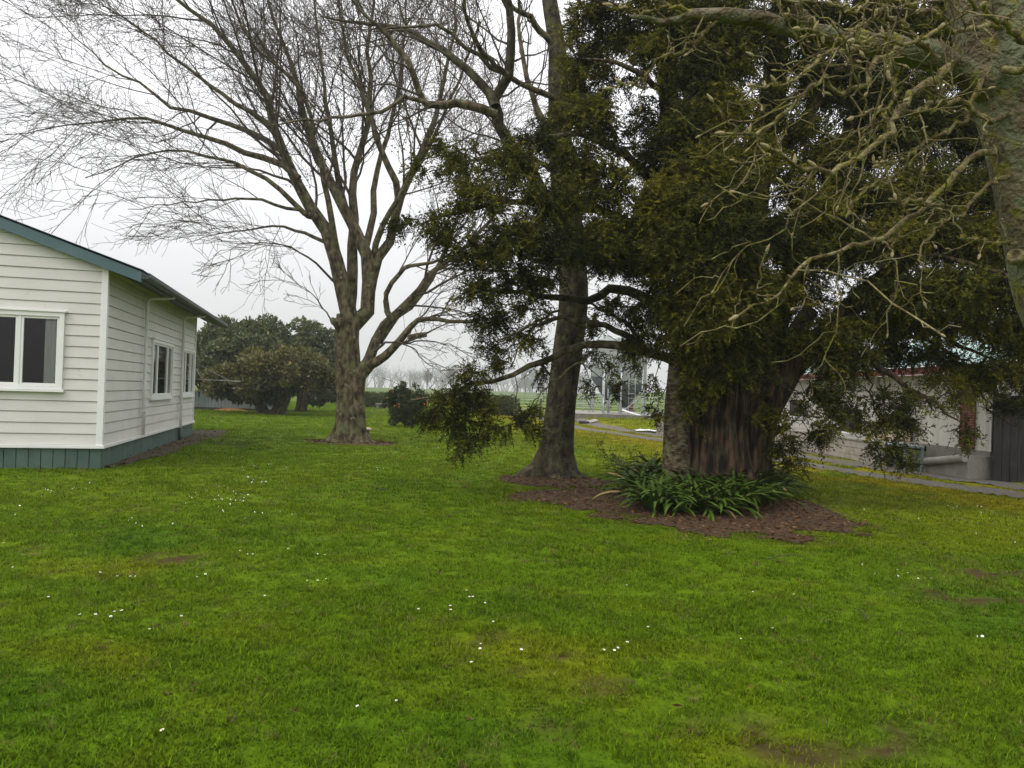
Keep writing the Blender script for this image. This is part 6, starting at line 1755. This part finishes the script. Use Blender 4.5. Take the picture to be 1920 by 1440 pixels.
# ------------------------------------------------------------------ milking shed on the right
def milking_shed():
    X0 = 9.28
    root = empty('farm_shed', (X0, 18.6, 0)); tag(root, 'cream farm shed with red posts, green roof and block base behind the conifer', 'shed')
    B = lambda y: y - 18.6
    # block plinth (stretcher bond) facing the drive
    y = 19.0; row_h = 0.2
    for row in range(3):
        yy = 19.0 + (0.2 if row % 2 else 0.0)
        while yy < 33:
            MB().box(rng.uniform(-.005, .005), 0.19, B(yy), B(yy) + 0.392, row * row_h - 0.06, row * row_h + 0.132).build('block', M['block'], root, bevel=0.008)
            yy += 0.4
    MB().box(0.02, 0.17, B(19.0), B(33.2), -0.1, 0.53).build('mortar', M['dark_concrete'], root)
    MB().box(-0.03, 1.2, B(18.9), B(33.2), 0.535, 0.60).build('ledge', M['concrete'], root, bevel=0.01)
    # cladding sheets above
    WX = 0.95; z0 = 0.6; z1 = 2.3
    wins = [(22.3, 24.0, 0.66, 1.35), (27.0, 28.4, 1.0, 1.6)]
    yy = 16.35
    while yy < 34:
        w = 0.76
        for (za_, zb_) in ((z0, z1),):
            cutw = [q for q in wins if q[0] < yy + w * 0.5 < q[1]]
            spans = [(za_, zb_)] if not cutw else [(za_, cutw[0][2]), (cutw[0][3], zb_)]
            for (a, b) in spans:
                if b - a < 0.05: continue
                m = MB(); prof = []
                for j in range(9):
                    d = 0.0 if j % 2 else 0.016
                    prof.append((WX - d, B(yy) + w * j / 8 - 0.0015 * (j == 8)))
                pts = prof + [(px_ + 0.02, py_) for px_, py_ in reversed(prof)]
                m.prism(pts, a, b, 2); m.build('wall_sheet', M['cream_cladding'], root)
        yy += w
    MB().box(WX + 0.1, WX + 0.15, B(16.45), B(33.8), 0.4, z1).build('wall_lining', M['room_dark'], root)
    for (a, b, c_, d) in wins:
        wr = bpy.data.objects.new('window', None); COL.objects.link(wr); wr.parent = root
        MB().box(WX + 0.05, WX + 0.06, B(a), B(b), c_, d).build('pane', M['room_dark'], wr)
        MB().box(WX - 0.03, WX + 0.05, B(a) - 0.04, B(a), c_ - 0.04, d + 0.04).build('frame', M['white_joinery'], wr)
        MB().box(WX - 0.03, WX + 0.05, B(b), B(b) + 0.04, c_ - 0.04, d + 0.04).build('frame', M['white_joinery'], wr)
        MB().box(WX - 0.05, WX + 0.05, B(a), B(b), c_ - 0.05, c_ - 0.002).build('sill', M['white_joinery'], wr)
    # red corrugated corner panel, fascia, roof
    for yy in (16.9,):
        m = MB(); prof = []
        for j in range(60):
            prof.append((WX - 0.05 - (0.012 if j % 2 else 0), 0.62 + 1.62 * j / 59))
        pts = prof + [(WX - 0.03, prof[-1][1]), (WX - 0.03, prof[0][1])]
        m.prism(pts, B(yy), B(yy) + 0.55, 1); m.build('red_panel', M['red_paint'], root)
    for yy in (21.4, 25.6, 29.8):
        MB().box(WX - 0.10, WX - 0.02, B(yy), B(yy) + 0.12, 0.6, z1).build('post', M['cream_cladding'], root, bevel=0.006)
    MB().box(WX - 0.42, WX - 0.38, B(16.1), B(34), z1 - 0.02, z1 + 0.16).build('fascia', M['red_paint'], root)
    ys = np.linspace(16.0, 34.2, 1000); wv = 0.012 * np.sin(np.arange(1000) * 2 * math.pi / 4 + 0.3)
    V = []
    for i, yv in enumerate(ys): V += [(WX - 0.46, B(yv), z1 + 0.19 + wv[i]), (WX + 6.0, B(yv), z1 + 1.75 + wv[i])]
    link('roof_sheet', mesh_np('roof_sheet', np.array(V), np.array([(2 * i, 2 * i + 1, 2 * i + 3, 2 * i + 2) for i in range(999)]), True), root, M['green_roof'])
    MB().box(WX + 0.1, WX + 6, B(33.9), B(34), 0, z1 + 0.1).build('end_wall', M['cream_cladding'], root)
    MB().box(WX + 0.2, WX + 6, B(16.36), B(16.44), 0, z1 + 0.1).build('end_wall', M['cream_cladding'], root)
    MB().box(WX - 0.02, WX + 0.08, B(16.36), B(18.88), -0.1, 0.599).build('plinth', M['dark_concrete'], root)
    # sloping concrete ramp with a rounded kerb
    m = MB(); m.prism([(B(16.2), -0.1), (B(16.2), 0.52), (B(18.85), 0.16), (B(18.85), -0.1)], 0.35, 0.94, 0); m.build('ramp', M['concrete'], root, bevel=0.01)
    P = np.array([[0.26, B(18.9), 0.14], [0.28, B(17.5), 0.28], [0.30, B(16.2), 0.46]])
    m = MB(); m.tube(P, 0.085, 10); m.build('kerb', M['concrete'], root, True)
    # things on the ledge
    t = empty('storage_box', (X0 + 0.62, 19.9, 0.6)); tag(t, 'beige box standing on the ledge of the farm shed', 'box')
    MB().box(-0.22, 0.22, -0.45, 0.45, 0.001, 0.62).build('body', M['beige_box'], t, bevel=0.02); MB().box(-0.24, 0.24, -0.47, 0.47, 0.622, 0.68).build('lid', M['beige_box'], t, bevel=0.015)
    t = empty('steel_trestle', (X0 - 0.02, 18.2, 0)); tag(t, 'blue-grey steel trestle standing against the block base', 'trestle')
    MB().box(-0.2, 0.25, -0.55, 0.75, 0.55, 0.60).build('top', M['blue_grey_steel'], t, bevel=0.006)
    for (x, y) in ((-0.17, -0.5), (-0.17, 0.7), (0.22, -0.5), (0.22, 0.7)): MB().box(x - 0.025, x + 0.025, y - 0.025, y + 0.025, 0, 0.549).build('leg', M['blue_grey_steel'], t)
    MB().box(-0.18, -0.16, -0.47, 0.67, 0.2, 0.24).build('brace', M['blue_grey_steel'], t)
    P = np.array([(1828, 884), (1842, 882), (1853, 881)]); Q = np.array([ground(*p) for p in P]); Q[:, 2] = 0.05
    o = MB().tube(Q - Q[0], 0.025, 8).build('white_pipe', M['white_plastic'], None, True); o.location = tuple(Q[0]); tag(o, 'short white pipe lying on the dirt by the dark wall', 'pipe')
    pst = empty('marker_peg', (X0 + 0.08, 27.0, 0.601)); tag(pst, 'small white peg on the shed ledge beside the trunk', 'peg')
    MB().box(-0.03, 0.03, -0.03, 0.03, 0, 0.22).build('shaft', M['white_plastic'], pst, bevel=0.004); MB().box(-0.035, 0.035, -0.035, 0.035, 0.221, 0.24).build('cap', M['white_plastic'], pst)


milking_shed()
# dark board wall at the right edge
g = at(1862, 900, 16.0)
r = empty('board_wall', (g[0], g[1], 0), math.radians(-4)); tag(r, 'dark weathered vertical board wall at the right edge', 'board wall')
x = 0.0
while x < 2.6:
    w = rng.uniform(0.13, 0.17); MB().box(x, x + w - 0.008, rng.uniform(-.006, .004), 0.03, -0.05, 1.82 + rng.uniform(-0.03, 0.02)).build('board', M['dark_boards'], r); x += w
for zz in (0.4, 1.45): MB().box(0, 2.6, 0.032, 0.09, zz, zz + 0.1).build('rail', M['dark_boards'], r)
MB().box(0.4, 2.7, -0.03, 0.11, 1.86, 1.90).build('capping', M['white_joinery'], r)

# ------------------------------------------------------------------ far misty trees
def far_trees():
    n = 0
    # bare scrub belt, reads as one mass
    V = []; P = []
    for i in range(95):
        x = -250 + i * 3.2 + rng.normal() * 1.6; y = 530 + rng.normal() * 16; h = rng.uniform(8, 14.5)
        b = np.array([x, y, float(height(x, y))])
        for k in range(6):
            P.append(np.stack([b + rng.normal(size=3) * [1.1, 1.1, 0], b + [rng.normal() * 1.8, rng.normal() * 1.6, h * .5], b + [rng.normal() * 3.6, rng.normal() * 3.2, h * rng.uniform(.7, 1.0)]]))
    P = np.array(P); R = np.tile(np.array([[0.23, 0.15, 0.075]]), (len(P), 1))
    a1, r1 = grow(P, R, 0.6, (0.3, 0.6), (20, 50), 4, 0.3, 1, up=0.2, rs=0.6, lmin=1.6, lmax=5.4, rmax=0.09)
    a2, r2 = grow(a1, r1, 0.8, (0.4, 0.7), (20, 50), 3, 0.3, 1, up=0.1, rs=0.7, lmin=0.9, lmax=3, rmax=0.065)
    V, F_ = merge([tubes(P, R, 4), tubes(a1, r1, 3), tubes(a2, np.maximum(r2, .04), 3)])
    o = link('far_scrub', mesh_np('far_scrub', V, F_), None, M['twig_bark']); tag(o, 'belt of misty bare scrub on the far left skyline', 'scrub', kind='stuff')
    for j, (px, Y, h, lab) in enumerate([(982, 735, 25, 'leftmost misty conifer on the far skyline'), (993, 745, 31, 'tallest misty conifer on the far skyline'), (1002, 738, 27, 'misty conifer right of the tallest on the far skyline'), (1012, 750, 18, 'small misty conifer at the right end of the far group')]):
        b = at(px, 745, Y); b[2] = float(height(b[0], b[1])); root = empty('far_conifer', tuple(b)); tag(root, lab, 'tree', 'misty conifers on the skyline')
        P = np.array([[b, b + [0, 0, h * .5], b + [0, 0, h]]]); tubepart('trunk', [(P, np.array([[0.25, 0.15, 0.04]]), 6)], 'dark_bark', root)
        pads = []
        for k in range(22):
            t = rng.uniform(0.12, 0.97); rr = (1 - t) * h * 0.24 + 0.25; a = rng.uniform(0, 6.28); q = rng.uniform(0.2, 1) * rr
            pads.append((q * math.cos(a), q * math.sin(a), t * h, rr * .55, rr * .55, 0.9))
        leafcloud('foliage', pads, 2800, 1.2, 'far_pine', root)
    # bare hedgerow tree line across the far paddocks
    for j, (px, Y, h, lab) in enumerate([(800, 330, 9.5, 'rounded misty bare tree above the far hedge, left one'), (845, 340, 11.5, 'rounded misty bare tree above the far hedge, middle one'), (905, 360, 10, 'rounded misty bare tree above the far hedge, right one')]):
        b = at(px, 745, Y); b[2] = float(height(b[0], b[1])); root = empty('far_bare_tree', tuple(b)); tag(root, lab, 'tree', 'misty bare trees')
        P = np.array([[b, b + [rng.normal() * .2, 0, h * .3], b + [rng.normal() * .4, 0, h * .6]] for k in range(4)]); R = np.tile(np.array([[0.2, 0.13, 0.06]]), (4, 1))
        tubepart('trunk', [(P, R, 6)], 'twig_bark', root)
        a1, r1 = grow(P, R, 4, (0.5, 0.9), (15, 60), 5, 0.3, 1, up=0.3, rs=0.4, lmin=0.8, lmax=3)
        a2, r2 = grow(a1, r1, 3, (0.4, 0.8), (15, 60), 4, 0.2, 1, up=0.1, rs=0.5, lmin=0.5, lmax=1.6)
        a3, r3 = grow(a2, r2, 3, (0.4, 0.8), (15, 60), 3, 0.2, 1, up=0.1, rs=0.6, lmin=0.3, lmax=0.9)
        tubepart('twigs', [(a1, r1, 4), (a2, np.maximum(r2, .015), 3), (a3, np.maximum(r3, .01), 3)], 'twig_bark', root, kind='stuff')


far_trees()

# ------------------------------------------------------------------ mist
hz = MB().box(-660, 660, -70, 810, -3.0, 42)
hm = bpy.data.materials.new('haze'); hm.use_nodes = True
nt = hm.node_tree; nt.nodes.remove(nt.nodes['Principled BSDF'])
pv = nt.nodes.new('ShaderNodeVolumePrincipled'); pv.inputs['Color'].default_value = (0.93, 0.95, 0.97, 1)
pv.inputs['Density'].default_value = 0.0007; pv.inputs['Anisotropy'].default_value = 0.2
nt.links.new(pv.outputs[0], nt.nodes['Material Output'].inputs['Volume'])
tag(hz.build('haze', hm), 'even pale winter mist over the whole place', 'haze', kind='stuff')
